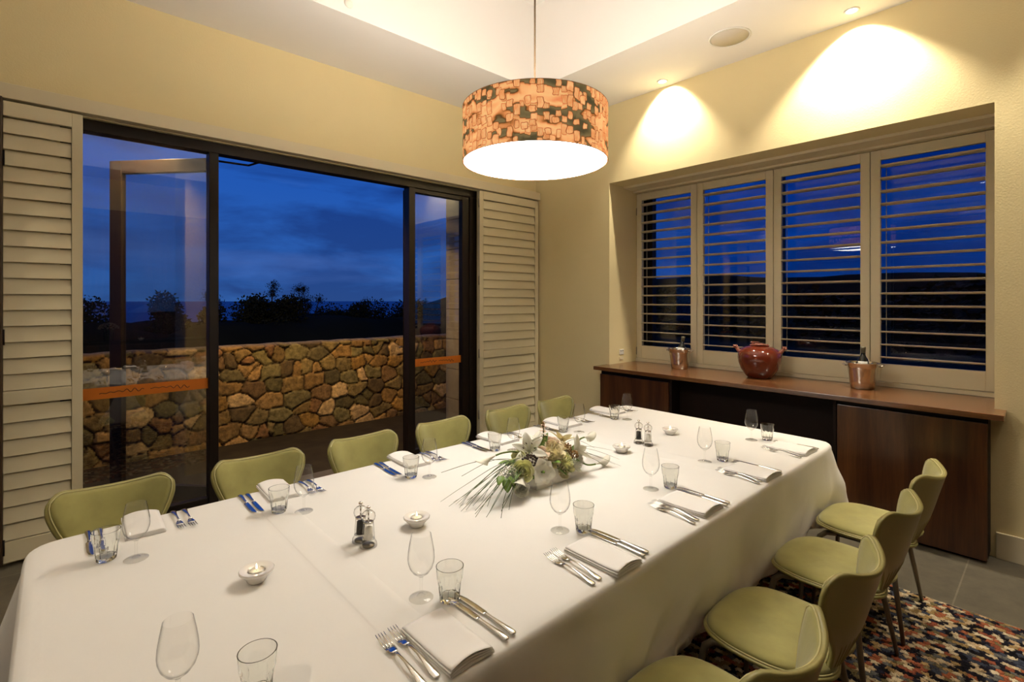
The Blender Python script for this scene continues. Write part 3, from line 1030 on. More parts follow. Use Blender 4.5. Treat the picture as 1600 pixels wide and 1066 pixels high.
# ------------------------------------------------------------------ pendant lamp
def pendant():
    R, zb, zt = 0.362, 2.232, 2.500
    t = thing('pendant_lamp', 'large drum pendant lamp with an orange and olive printed shade', 'lamp', (1.79, 1.79, 0))
    n, m = 96, 10
    vv, ff, uvs = [], [], []
    for j in range(m + 1):
        z = zb + (zt - zb) * j / m
        for k in range(n):
            a = 2 * PI * k / n
            vv.append((R * math.cos(a), R * math.sin(a), z))
    for j in range(m + 1):
        z = zb + (zt - zb) * j / m
        for k in range(n):
            a = 2 * PI * k / n
            vv.append(((R - 0.004) * math.cos(a), (R - 0.004) * math.sin(a), z))
    K = (m + 1) * n
    for j in range(m):
        for k in range(n):
            a, b = j * n + k, j * n + (k + 1) % n
            ff.append((a, b, b + n, a + n))
            ff.append((K + a, K + a + n, K + b + n, K + b))
    for k in range(n):
        b = (k + 1) % n
        ff.append((k, K + k, K + b, b))
        ff.append((m * n + k, m * n + b, K + m * n + b, K + m * n + k))
    mb = MB()
    mb.add(vv, ff, True)
    o = mb.build('lamp_shade', M['shade'], t, sharp=0.8)
    me = o.data
    uvl = me.uv_layers.new(name='UVMap')
    for p in me.polygons:
        angs = []
        for li in p.loop_indices:
            co = me.vertices[me.loops[li].vertex_index].co
            angs.append(math.atan2(co.y, co.x) % (2 * PI))
        for li, a in zip(p.loop_indices, angs):
            if max(angs) - a > PI: a += 2 * PI
            co = me.vertices[me.loops[li].vertex_index].co
            uvl.data[li].uv = (a * R, co.z - zb)
    rim = MB()
    for z in (zb, zt):
        rim.tube([(R * 1.001 * math.cos(2 * PI * k / 64), R * 1.001 * math.sin(2 * PI * k / 64), z) for k in range(65)], 0.0013, 6, caps=False)
    rim.build('rim_wire', M['rim_tape'], t)
    MB().lathe([(0.0001, zb + 0.001), (R - 0.005, zb + 0.001), (R - 0.005, zb + 0.006), (0.0001, zb + 0.006)], 64).build('diffuser', M['diffuser'], t)
    c = MB()
    c.tube([(0, 0, 2.58), (0, 0, ZC + 0.775)], 0.0045, 8)
    for a in (0.3, 0.3 + 2 * PI / 3, 0.3 + 4 * PI / 3):
        c.tube([(0, 0, 2.53), ((R - 0.004) * math.cos(a), (R - 0.004) * math.sin(a), zt - 0.02)], 0.003, 6)
    c.build('cable', M['cord'], t)
    MB().lathe([(0.0001, ZC + 0.745), (0.05, ZC + 0.755), (0.055, ZC + 0.779), (0.0001, ZC + 0.779)], 24).build('ceiling_rose', M['fitting'], t)
    MB().lathe([(0.0001, 2.52), (0.020, 2.52), (0.024, 2.54), (0.02, 2.58), (0.0001, 2.585)], 20).build('bulb_holder', M['cord'], t)
    ld = bpy.data.lights.new('pendant_bulb', 'POINT')
    ld.energy = PENDANT_BULB
    ld.color = WARM
    ld.shadow_soft_size = 0.10
    lo = bpy.data.objects.new('pendant_bulb', ld)
    link(lo, t)
    lo.location = (0, 0, 2.42)


pendant()


# ------------------------------------------------------------------ rug, table, cloth
def rug():
    x0, x1, y0, y1 = -0.2, 3.345, -1.1, 2.95
    nx, ny = 150, 170
    vv, ff = [], []
    for i in range(nx + 1):
        for j in range(ny + 1):
            x = x0 + (x1 - x0) * i / nx
            y = y0 + (y1 - y0) * j / ny
            edge = (i in (0, nx)) or (j in (0, ny))
            dx = 0.006 * mn.noise(Vector((x * 40, y * 40, 1.0))) if edge else 0
            z = 0.004 if edge else 0.0125 + 0.003 * mn.noise(Vector((x * 55, y * 55, 0)))
            vv.append((x + dx, y + dx, z))
    W = ny + 1
    for i in range(nx):
        for j in range(ny):
            a = i * W + j
            ff.append((a, a + W, a + W + 1, a + 1))
    b = len(vv)
    vv += [(x0, y0, 0.001), (x1, y0, 0.001), (x1, y1, 0.001), (x0, y1, 0.001)]
    ff.append((b, b + 3, b + 2, b + 1))
    mb = MB()
    mb.add(vv, ff, True)
    tag(mb.build('rug', M['rug']), 'multicoloured shaggy rug of small cream, rust, navy and grey tufts under the table', 'rug')


rug()

TX0, TX1, TY0, TY1 = -0.062, 3.262, 0.872, 2.278


def dining_table():
    t = thing('dining_table', 'long dining table hidden under the white tablecloth', 'table', (1.6, 1.575, 0))
    MB().box((TX0 - 1.6 + 0.045, TY0 - 1.575 + 0.045, 0.700), (TX1 - 1.6 - 0.045, TY1 - 1.575 - 0.045, 0.734), 0.004).build('table_top', M['cabinet'], t)
    for sx in (-1.5, 0.0, 1.5):
        for sy in (-0.42, 0.42):
            MB().box((sx - 0.035, sy - 0.035, 0.0165), (sx + 0.035, sy + 0.035, 0.700), 0.004).build('leg', M['cabinet_dark'], t)


dining_table()


def sstep(a, b, x):
    t = min(1, max(0, (x - a) / (b - a)))
    return t * t * (3 - 2 * t)


def tablecloth():
    xs = sorted(set([round(TX0 + (TX1 - TX0) * i / 150, 4) for i in range(151)] + [0.574, 0.578, 0.582, 0.684, 0.688, 0.692, 2.386, 2.39, 2.394, 2.28, 2.284, 2.288]))
    ys = [TY0 + (TY1 - TY0) * j / 64 for j in range(65)]

    def top_z(x, y):
        z = H_TABLE
        z += 0.0016 * (sstep(0.574, 0.582, x) - sstep(0.684, 0.692, x))     # overlap of two cloths
        z += 0.0016 * (sstep(2.28, 2.288, x) - sstep(2.386, 2.394, x))
        z += 0.0010 * math.exp(-((y - 1.56) / 0.006) ** 2)                  # ironed crease along the middle
        z += 0.0008 * math.exp(-((x - 1.55) / 0.006) ** 2)
        z += 0.0012 * mn.noise(Vector((x * 3.1, y * 3.1, 0)))
        e = min(x - TX0, TX1 - x, y - TY0, TY1 - y)
        z -= 0.004 * math.exp(-e / 0.008)
        return z

    cxm, cym = (TX0 + TX1) / 2, (TY0 + TY1) / 2

    def corner_pull(x, y):
        ex = min(x - TX0, TX1 - x)
        ey = min(y - TY0, TY1 - y)
        k = 0.030 * math.exp(-ex / 0.035) * math.exp(-ey / 0.035)
        return x + (k if x < cxm else -k), y + (k if y < cym else -k)
    vv, ff = [], []
    idx = {}
    for i, x in enumerate(xs):
        for j, y in enumerate(ys):
            idx[i, j] = len(vv)
            px, py = corner_pull(x, y)
            vv.append((px, py, top_z(x, y)))
    nx, ny = len(xs) - 1, len(ys) - 1
    for i in range(nx):
        for j in range(ny):
            ff.append((idx[i, j], idx[i + 1, j], idx[i + 1, j + 1], idx[i, j + 1]))
    loop = [(i, 0) for i in range(nx)] + [(nx, j) for j in range(ny)] + [(i, ny) for i in range(nx, 0, -1)] + [(0, j) for j in range(ny, 0, -1)]
    ring0 = [idx[p] for p in loop]
    N = len(ring0)
    base = [Vector(vv[q]) for q in ring0]
    corners = [Vector((a, b, 0)) for a in (TX0, TX1) for b in (TY0, TY1)]
    out = []
    for k, p in enumerate(base):
        i, j = loop[k]
        n = Vector((0, 0, 0))
        # outward direction, turning round the corners
        dx0, dx1, dy0, dy1 = p.x - TX0, TX1 - p.x, p.y - TY0, TY1 - p.y
        n.x = math.exp(-dx1 / 0.05) - math.exp(-dx0 / 0.05)
        n.y = math.exp(-dy1 / 0.05) - math.exp(-dy0 / 0.05)
        out.append(n.normalized())
    prev = ring0
    drops = [(0.004, 0.003), (0.008, 0.008), (0.0105, 0.016), (0.0115, 0.03)] + [(0.0115, 0.03 + 0.38 * q / 14) for q in range(1, 15)]
    for (o_, d) in drops:
        cur = []
        for k, p in enumerate(base):
            s = k / N
            n = out[k]
            cd = min((Vector((p.x, p.y, 0)) - c).length for c in corners)
            flare = 0.46 * math.exp(-(cd / 0.085) ** 2)
            dd = max(0, d - 0.03)
            wav = 0.0
            if cd > 0.05:
                along = p.x if abs(n.y) > abs(n.x) else p.y
                wav = 0.075 * dd * mn.noise(Vector((along * 3.2, 7.0 * (1 if n.y + n.x > 0 else 2), d * 0.8)))
                wav += 0.05 * dd * math.sin(along * 21 + 2 * mn.noise(Vector((along * 2, 0, 0)))) * math.exp(-((cd - 0.22) / 0.16) ** 2)
            if n.y < -0.8:
                ff_ = dd / (dd + 0.02)
                wav += ff_ * 0.004 * (sstep(1.708, 1.716, p.x) - sstep(2.476, 2.484, p.x) + sstep(3.072, 3.080, p.x))
                wav += ff_ * 0.014 * mn.noise(Vector((p.x * 5.5, d * 3.0, 4.0))) + 0.075 * dd * mn.noise(Vector((p.x * 9 + d * 5, d * 7, 1.0)))
            lean = 0.0
            if abs(n.y) > 0.8:
                lean = -0.11 * dd
            off = o_ + dd * (flare + lean) + wav
            q = Vector((p.x + n.x * off, p.y + n.y * off, H_TABLE - 0.004 - d + (0.06 * dd * flare)))
            cur.append(len(vv))
            vv.append(tuple(q))
        for k in range(N):
            a, b = k, (k + 1) % N
            ff.append((prev[a], cur[a], cur[b], prev[b]))
        prev = cur
    # turn the hem under so the edge has thickness
    cur = []
    for k in range(N):
        q = Vector(vv[prev[k]])
        cur.append(len(vv))
        vv.append((q.x - out[k].x * 0.002, q.y - out[k].y * 0.002, q.z + 0.03))
    for k in range(N):
        a, b = k, (k + 1) % N
        ff.append((prev[a], cur[a], cur[b], prev[b]))
    mb = MB()
    mb.add(vv, [tuple(reversed(f)) if False else f for f in ff], True)
    o = mb.build('tablecloth', M['cloth'])
    tag(o, 'white linen tablecloth covering the long table and hanging to chair-seat height', 'tablecloth')


tablecloth()


# ------------------------------------------------------------------ chairs
def interp(tab, x):
    # monotone-ish cubic (Catmull-Rom tangents on an uneven table)
    n = len(tab)
    for i in range(n - 1):
        (a, va), (b, vb) = tab[i], tab[i + 1]
        if x <= b or i == n - 2:
            h = b - a
            t = min(1, max(0, (x - a) / h))
            m0 = (vb - tab[i - 1][1]) / (b - tab[i - 1][0]) if i > 0 else (vb - va) / h
            m1 = (tab[i + 2][1] - va) / (tab[i + 2][0] - a) if i < n - 2 else (vb - va) / h
            return va * (2 * t ** 3 - 3 * t * t + 1) + m0 * h * (t ** 3 - 2 * t * t + t) + vb * (3 * t * t - 2 * t ** 3) + m1 * h * (t ** 3 - t * t)


BACK_W = [(0, 0.118), (0.28, 0.104), (0.55, 0.166), (0.80, 0.204), (0.93, 0.213), (1.0, 0.208)]
BACK_Y = [(0, -0.140), (0.10, -0.176), (0.22, -0.196), (0.45, -0.230), (0.75, -0.260), (1.0, -0.285)]


def back_pt(u, v, off=0.0):
    """u -1..1 across, v 0..1 up; off pushes toward the sitter"""
    au = abs(u)
    ztop = 0.786 - 0.042 * (1 - au ** 2.2) - 0.058 * max(0, (au - 0.70) / 0.30) ** 2.4
    z = 0.375 + (ztop - 0.375) * v
    w = interp(BACK_W, v)
    wing = (0.014 + 0.075 * sstep(0.10, 0.95, v)) * au ** 2.0
    y = interp(BACK_Y, v) + wing + off
    return Vector((u * w, y, z))


def seat_ring(a, k, grow=0.0):
    ca, sa = math.cos(a), math.sin(a)
    e = 2 / 2.7
    ax, ay = 0.222 + grow, 0.202 + grow
    x = ax * math.copysign(abs(ca) ** e, ca)
    y = ay * math.copysign(abs(sa) ** e, sa)
    if y < 0:
        # the two rear corners reach back either side of the narrow waist of the backrest
        y *= 0.97 + 0.13 * math.sin(PI * min(1.0, abs(x) / ax)) ** 1.5
    return x * k, y * k + 0.012


def make_chair():
    t = thing('dining_chair', 'olive green chair', 'chair', group='green upholstered chairs round the table')
    # back shell
    sb = MB()
    sb.sheet(lambda u, v: back_pt(1 - 2 * u, v), 28, 26, 0.013)
    # vertical ribs low on the rear face
    for k in range(-5, 6):
        u = k / 6.5
        pts = [back_pt(u, v) + Vector((0, -0.0135, 0)) for v in [0.05 + 0.40 * q / 8 * (1 - 0.3 * abs(u)) for q in range(9)]]
        sb.tube(pts, [0.0006] + [0.0026] * 7 + [0.0006], 5)
    sb.build('back_shell', M['shell'], t)
    # back pad (inset)
    pb = MB()

    def pad(u, v):
        uu = (1 - 2 * u) * 0.945
        vv = 0.20 + 0.778 * v
        edge = min(1 - abs(1 - 2 * u), min(v, 1 - v) * 1.6)
        return back_pt(uu, vv, 0.004 + 0.012 * (1 - math.exp(-edge * 9)))
    pb.sheet(pad, 26, 22, 0.010)
    p = pb.build('back_pad', M['suede'], t)
    pip = MB()
    us = [1 - 2 * q / 24 for q in range(25)]
    loop = [back_pt(u * 0.96, 0.983, 0.0025) for u in us] + [back_pt(-0.96, 0.983 - 0.793 * q / 16, 0.0025) for q in range(1, 17)]
    loop += [back_pt(-u * 0.96, 0.19, 0.0025) for u in us[1:]] + [back_pt(0.96, 0.19 + 0.793 * q / 16, 0.0025) for q in range(1, 16)]
    pip.tube(loop + [loop[0]], 0.0028, 6, caps=False)
    pip.build('piping', M['piping'], p)
    # seat shell and pad
    n = 56

    def disc(rings, name, mat, parent):
        vv, ff = [], []
        for (k, z, g) in rings:
            for q in range(n):
                a = 2 * PI * q / n
                x, y = seat_ring(a, k, g)
                fy = max(0, (y - 0.10) / 0.11)
                vv.append((x, y, z - 0.012 * fy * fy - 0.006 * (1 - min(1, abs(x) / 0.2)) * (1 if y < 0.05 else 0.4)))
        m = len(rings)
        for i in range(m - 1):
            for q in range(n):
                a, b = i * n + q, i * n + (q + 1) % n
                ff.append((a, b, b + n, a + n))
        ff.append(tuple(range(n - 1, -1, -1)))
        ff.append(tuple((m - 1) * n + q for q in range(n)))
        mb = MB()
        mb.add(vv, ff, True)
        return mb.build(name, mat, parent)
    disc([(0.70, 0.400, 0), (0.92, 0.404, 0), (1.0, 0.414, 0.002), (1.0, 0.421, 0.004), (0.985, 0.424, 0.003), (0.93, 0.423, 0)], 'seat_shell', M['shell'], t)
    sp_ = disc([(0.92, 0.4235, 0), (0.955, 0.425, 0.001), (0.965, 0.431, 0.001), (0.945, 0.439, 0), (0.88, 0.4455, 0), (0.7, 0.449, 0), (0.4, 0.450, 0), (0.15, 0.450, 0)], 'seat_pad', M['suede'], t)
    pip = MB()
    ring = []
    for q in range(n + 1):
        x, y = seat_ring(2 * PI * q / n, 0.966, 0.002)
        fy = max(0, (y - 0.10) / 0.11)
        ring.append((x, y, 0.4265 - 0.012 * fy * fy - 0.006 * (1 - min(1, abs(x) / 0.2)) * (1 if y < 0.05 else 0.4)))
    pip.tube(ring, 0.003, 6, caps=False)
    pip.build('piping', M['piping'], sp_)
    # under-frame
    fr = MB()
    for sx in (-1, 1):
        fr.tube([(sx * 0.155, 0.14, 0.386), (sx * 0.150, 0.0, 0.386), (sx * 0.145, -0.115, 0.386)], 0.0115, 8)
    fr.tube([(-0.15, 0.03, 0.386), (0.15, 0.03, 0.386)], 0.010, 8)
    fr.tube([(-0.147, -0.09, 0.386), (0.147, -0.09, 0.386)], 0.010, 8)
    for sx in (-1, 1):
        for y in (-0.08, 0.09):
            fr.tube([(sx * 0.14, y, 0.386), (sx * 0.14, y, 0.402)], 0.012, 8)
    fr.build('seat_frame', M['leg_metal'], t)
    for sx in (-1, 1):
        fl = MB().tube([(sx * 0.155, 0.10, 0.386), (sx * 0.168, 0.145, 0.383), (sx * 0.182, 0.168, 0.362), (sx * 0.188, 0.176, 0.32), (sx * 0.205, 0.192, 0.016)],
                       [0.0115, 0.0125, 0.0125, 0.012, 0.008], 10)
        fl.build('leg', M['leg_metal'], t)
        rl = MB().tube([(sx * 0.147, -0.07, 0.386), (sx * 0.168, -0.108, 0.383), (sx * 0.182, -0.123, 0.362), (sx * 0.190, -0.130, 0.32), (sx * 0.246, -0.176, 0.016)],
                       [0.0115, 0.0125, 0.0125, 0.012, 0.008], 10)
        rl.build('leg', M['leg_metal'], t)
    return t


chair = make_chair()
CG = 'green upholstered chairs round the table'
left_chairs = [(0.195, 'olive green chair on the door side, nearest the camera', 0.02),
               (0.763, 'olive green chair on the door side, before the left door post', -0.02),
               (1.325, 'olive green chair on the door side, standing before the open doorway', 0.01),
               (1.880, 'olive green chair on the door side, before the narrow right glass panel', 0.02),
               (2.440, 'olive green chair on the door side, before the right louvred shutter', 0.0),
               (2.955, 'olive green chair on the door side, farthest away, in the room corner', 0.04)]
for x, lab, r in left_chairs:
    place(chair, USED, (x, 2.508, 0), PI + r, lab, CG)
right_chairs = [(3.020, 'olive green chair on the window side, farthest away, before the right cabinet door', 0.02),
                (2.435, 'olive green chair on the window side, second from the far end', 0.0),
                (1.825, 'olive green chair on the window side, third from the far end', 0.0),
                (1.265, 'olive green chair on the window side, nearest the camera, cut by the bottom edge', -0.02)]
for x, lab, r in right_chairs:
    place(chair, USED, (x, 0.655, 0), r, lab, CG)


# ------------------------------------------------------------------ tableware
def make_wine_glass():
    t = thing('wine_glass', 'wine glass', 'wine glass')
    prof_o = [(0.0001, 0.0), (0.031, 0.0), (0.0325, 0.0012), (0.030, 0.0028), (0.012, 0.0055), (0.0048, 0.012), (0.0036, 0.025), (0.0036, 0.045), (0.0048, 0.056),
              (0.011, 0.062), (0.022, 0.070), (0.0305, 0.082), (0.0352, 0.097), (0.0362, 0.108), (0.0350, 0.125), (0.0318, 0.145), (0.0280, 0.165), (0.0265, 0.172)]
    prof_i = [(0.0257, 0.172), (0.0272, 0.165), (0.0310, 0.145), (0.0342, 0.125), (0.0354, 0.108), (0.0344, 0.097), (0.0297, 0.083), (0.021, 0.0715), (0.010, 0.0645), (0.0001, 0.063)]
    bowl_o = [p for p in prof_o if p[1] >= 0.056]
    MB().lathe([(0.0001, 0.056)] + bowl_o + prof_i, 40).build('bowl', M['glass'], t, sharp=0.6)
    MB().lathe([p for p in prof_o if 0.0055 <= p[1] <= 0.056] , 16).build('stem', M['glass'], t, sharp=0.6)
    MB().lathe([(0.0001, 0.0), (0.031, 0.0), (0.0325, 0.0012), (0.030, 0.0028), (0.012, 0.0055), (0.0001, 0.0056)], 40).build('foot', M['glass_foot'], t, sharp=0.6)
    return t


def make_tumbler():
    def flute(a, z):
        k = sstep(0.010, 0.018, z) * (1 - sstep(0.052, 0.060, z))
        return 1 - 0.085 * k * abs(math.cos(a * 5)) ** 0.8
    prof = [(0.0001, 0.0), (0.024, 0.0), (0.0265, 0.003), (0.0275, 0.012), (0.0290, 0.025), (0.0306, 0.040), (0.0322, 0.052), (0.0345, 0.060), (0.0358, 0.075), (0.0370, 0.091),
            (0.0350, 0.091), (0.0338, 0.075), (0.0325, 0.061), (0.0298, 0.050), (0.0278, 0.036), (0.0262, 0.022), (0.0240, 0.013), (0.0001, 0.012)]
    o = MB().lathe(prof, 60, flute=flute).build('tumbler', M['tumbler'], sharp=0.6)
    return tag(o, 'tumbler', 'tumbler')


def make_knife():
    t = thing('table_knife', 'table knife', 'knife')
    # lies along +y from handle end (y=0) to blade tip (y=.225)
    MB().loft([(0, 0.0, 0.003, 0.0045, 0.0018), (0, 0.004, 0.0036, 0.0082, 0.0030), (0, 0.02, 0.0042, 0.0088, 0.0036), (0, 0.05, 0.0042, 0.0068, 0.0034),
               (0, 0.085, 0.0042, 0.0046, 0.0032), (0, 0.102, 0.0042, 0.0050, 0.0034), (0, 0.106, 0.0042, 0.0052, 0.0034)], 12).build('handle', M['cutlery'], t)
    MB().loft([(0, 0.104, 0.0035, 0.0045, 0.0018), (0.001, 0.112, 0.0030, 0.0085, 0.0012), (0.0012, 0.15, 0.0028, 0.0092, 0.0010), (0.0008, 0.19, 0.0028, 0.0090, 0.0010),
               (-0.001, 0.214, 0.0028, 0.0070, 0.0009), (-0.004, 0.224, 0.0028, 0.0035, 0.0007), (-0.0055, 0.2265, 0.0028, 0.0012, 0.0005)], 10).build('blade', M['cutlery'], t)
    return t


def make_fork():
    t = thing('table_fork', 'table fork', 'fork')
    MB().loft([(0, 0.0, 0.003, 0.005, 0.0014), (0, 0.004, 0.0036, 0.0090, 0.0018), (0, 0.02, 0.005, 0.0094, 0.0018), (0, 0.05, 0.008, 0.0062, 0.0020), (0, 0.085, 0.0105, 0.0036, 0.0022),
               (0, 0.115, 0.0095, 0.0034, 0.0022), (0, 0.128, 0.0075, 0.0050, 0.0018)], 10).build('handle', M['cutlery'], t)
    h = MB()
    h.loft([(0, 0.127, 0.0075, 0.0050, 0.0016), (0, 0.136, 0.0052, 0.0098, 0.0012), (0, 0.148, 0.0038, 0.0122, 0.0010), (0, 0.158, 0.0036, 0.0124, 0.0010)], 12)
    for k in range(4):
        x = -0.0105 + 0.007 * k
        h.loft([(x, 0.156, 0.0036, 0.0020, 0.0010), (x, 0.17, 0.0040, 0.0018, 0.0010), (x, 0.19, 0.0062, 0.0016, 0.0009), (x, 0.207, 0.0098, 0.0008, 0.0006)], 6)
    h.build('tines', M['cutlery'], t)
    return t


def make_napkin(w, ln, seed):
    """folded napkin: stacked layers, joined along one long side, top layers curling up at the diner's end"""
    rd = random.Random(seed)
    mb = MB()
    layers = 5
    for k in range(layers):
        z = 0.0018 + 0.0029 * k
        shift = rd.uniform(-0.002, 0.002)
        wl = w - 0.0015 * k + rd.uniform(-0.002, 0.001)
        ll = ln - 0.001 * k
        lift = (0.0, 0.0, 0.003, 0.007, 0.011)[k]

        def fn(u, v, z=z, shift=shift, wl=wl, ll=ll, lift=lift, k=k):
            x = (u - 0.5) * wl + shift
            y = (v - 0.5) * ll
            e = max(0, 1 - v / 0.30)
            zz = z + lift * (e ** 1.6) * math.sin(PI * min(1, max(0, u * 0.9 + 0.1)))
            zz += 0.0006 * mn.noise(Vector((x * 25, y * 25, k * 3.3 + seed)))
            sag = -0.0012 * (abs(2 * u - 1) ** 6)
            return (x, y + 0.004 * e * (0.5 - abs(u - 0.5)), max(0.0012, zz + sag))
        mb.sheet(fn, 14, 18, -0.0016 if False else 0.0014)
    # rounded folds on one long side
    for k in range(0, layers - 1, 2):
        z = 0.0018 + 0.0029 * k + 0.0008
        pts = [(-w / 2 - 0.0005, (q / 10 - 0.5) * (ln - 0.004), z + (0.0 if q > 2 else 0.0008 * (2 - q))) for q in range(11)]
        mb.tube(pts, 0.0021, 8)
    return mb


USED2 = set()
wg, tb, kn, fk = make_wine_glass(), make_tumbler(), make_knife(), make_fork()
Lp = ['the first near place, door side', 'the second place, door side', 'the third place, door side',
      'the fourth place, door side', 'the fifth place, door side', 'the farthest corner place, door side']
Rp = ['the photo bottom edge, first place window side', 'the second place, window side', 'the third place, window side',
      'the fourth place, window side', 'the fifth place, window side', 'the farthest place, window side']
ZT = H_TABLE + 0.0012
glassL = [(0.189, 1.932), (0.701, 1.937), (1.258, 1.933), (1.812, 1.975), (2.356, 1.977), (2.848, 1.972)]
tumbL = [(0.12, 1.99), (0.631, 2.0), (1.196, 1.989), (1.741, 2.044), (2.296, 2.052), (2.8, 2.041)]
glassR = [(0.181, 1.172), (0.73, 1.162), (1.299, 1.176), (1.87, 1.176), (2.386, 1.196), (2.956, 1.202)]
tumbR = [(0.305, 1.098), (0.782, 1.103), (1.36, 1.121), (1.95, 1.132), (2.471, 1.146), (3.024, 1.141)]
for pts, names in ((glassL, Lp), (glassR, Rp)):
    for (x, y), nm in zip(pts, names):
        place(wg, USED2, (x, y, ZT), random.random() * 6, 'empty stemmed wine glass at ' + nm, 'wine glasses on the table')
for pts, names in ((tumbL, Lp), (tumbR, Rp)):
    for (x, y), nm in zip(pts, names):
        place(tb, USED2, (x, y, ZT), random.random() * 6, 'empty fluted tumbler at ' + nm, 'water tumblers on the table')
# knives: (handle x, handle y, rz); window side points away from the window diner (+y), door side the other way
knL = [(0.087, 2.285, PI, 0.117, 2.272), (0.563, 2.29, PI - 0.02, 0.588, 2.285), (1.162, 2.285, PI - 0.05, 1.186, 2.275), (1.694, 2.284, PI - 0.03, 1.720, 2.278),
       (2.262, 2.284, PI, 2.288, 2.276), (2.80, 2.284, PI - 0.02, 2.826, 2.276)]
knR = [None, (0.788, 0.852, 0.03, 0.814, 0.852), (1.363, 0.858, 0.0, 1.388, 0.855), (1.935, 0.866, -0.03, 1.965, 0.863), (2.478, 0.872, -0.03, 2.506, 0.868), (3.010, 0.880, -0.01, 3.036, 0.878)]
for arr, names in ((knL, Lp), (knR, Rp)):
    for a, nm in zip(arr, names):
        if a is None: continue
        x1, y1, r, x2, y2 = a
        sgn = -1 if names is Lp else 1
        y1 = min(y1, TY1 - 0.006) if names is Lp else max(y1, TY0 + 0.006)
        y2 = min(y2, TY1 - 0.012) if names is Lp else max(y2, TY0 + 0.010)
        inner, outer = ('outer', 'inner') if names is Lp else ('inner', 'outer')
        place(kn, USED2, (x1, y1, ZT), r, 'steel knife, %s of two, at %s' % (inner, nm), 'table knives')
        place(kn, USED2, (x2, y2, ZT), r, 'steel knife, %s of two, at %s' % (outer, nm), 'table knives')
fkL = [(0.333, 2.270, PI), (0.800, 2.270, PI - 0.03), (1.420, 2.272, PI - 0.05), (2.005, 2.268, PI - 0.02), (2.575, 2.27, PI), (3.060, 2.268, PI)]
fkR = [None, (0.565, 0.885, -0.03), (1.120, 0.885, -0.10), (1.693, 0.885, -0.14), (2.268, 0.888, -0.12), (2.800, 0.892, -0.14)]
for arr, names in ((fkL, Lp), (fkR, Rp)):
    for a, nm in zip(arr, names):
        if a is None: continue
        x, y, r = a
        dx = 0.034
        inner, outer = ('inner', 'outer') if names is Lp else ('outer', 'inner')
        place(fk, USED2, (x, y, ZT), r, 'steel fork, %s of two, at %s' % (inner, nm), 'table forks')
        place(fk, USED2, (x + dx, y - (0.006 if names is Lp else -0.004), ZT), r, 'steel fork, %s of two, at %s' % (outer, nm), 'table forks')
napL = [(0.236, 2.195, 0.112, 0.205), (0.692, 2.21, 0.110, 0.215), (1.308, 2.195, 0.122, 0.225), (1.890, 2.195, 0.135, 0.225), (2.445, 2.19, 0.142, 0.220), (2.945, 2.205, 0.140, 0.220)]
napR = [None, (0.680, 0.972, 0.122, 0.205), (1.263, 0.966, 0.124, 0.210), (1.840, 0.982, 0.150, 0.200), (2.398, 0.972, 0.165, 0.200), (2.930, 0.982, 0.165, 0.200)]
s_ = 0
for arr, names, rz in ((napL, Lp, PI), (napR, Rp, 0.0)):
    for a, nm in zip(arr, names):
        if a is None: continue
        x, y, w, ln = a
        s_ += 1
        o = make_napkin(w, ln, s_).build('napkin', M['napkin'], None, (x, y, ZT), rz + random.uniform(-0.04, 0.04))
        if rz: o.scale.x = -1
        tag(o, 'folded white linen napkin at ' + nm, 'napkin', 'folded napkins')


# candle bowls
def make_candle():
    t = thing('tealight_bowl', 'candle', 'candle holder', group='tealight bowls down the middle of the table')
    MB().lathe([(0.0001, 0), (0.022, 0), (0.0245, 0.002), (0.029, 0.012), (0.040, 0.0235), (0.0455, 0.029), (0.0462, 0.0325), (0.0445, 0.0350), (0.038, 0.0345), (0.030, 0.0325), (0.0235, 0.0305), (0.0222, 0.028), (0.0215, 0.019), (0.0001, 0.018)], 48).build('bowl', M['ceramic'], t, sharp=0.8)
    c = MB().lathe([(0.0185, 0.0195), (0.0205, 0.0195), (0.0205, 0.033), (0.0197, 0.033), (0.0195, 0.0215), (0.0185, 0.0195)], 28).build('tin_cup', M['tin'], t)
    MB().lathe([(0.0001, 0.0195), (0.0190, 0.0200), (0.0190, 0.0300), (0.006, 0.0293), (0.0001, 0.0293)], 28).build('wax', M['wax'], t)
    MB().tube([(0, 0, 0.029), (0.0004, 0, 0.034)], 0.0006, 5).build('wick', M['anther'], t)
    MB().lathe([(0.0001, 0.0335), (0.0018, 0.0355), (0.0023, 0.0385), (0.0014, 0.0435), (0.0002, 0.0485)], 12).build('flame', M['flame'], t)
    return t


cd = make_candle()
for (x, y), lab in zip([(0.428, 1.55), (0.953, 1.546), (2.213, 1.568), (2.724, 1.582)],
                       ['white tealight bowl nearest the camera, alone at the near end of the table', 'white tealight bowl between the near mills and the flowers',
                        'white tealight bowl just beyond the flowers', 'white tealight bowl farthest away, beyond the far salt and pepper mills']):
    place(cd, USED2, (x, y, ZT), 0, lab)


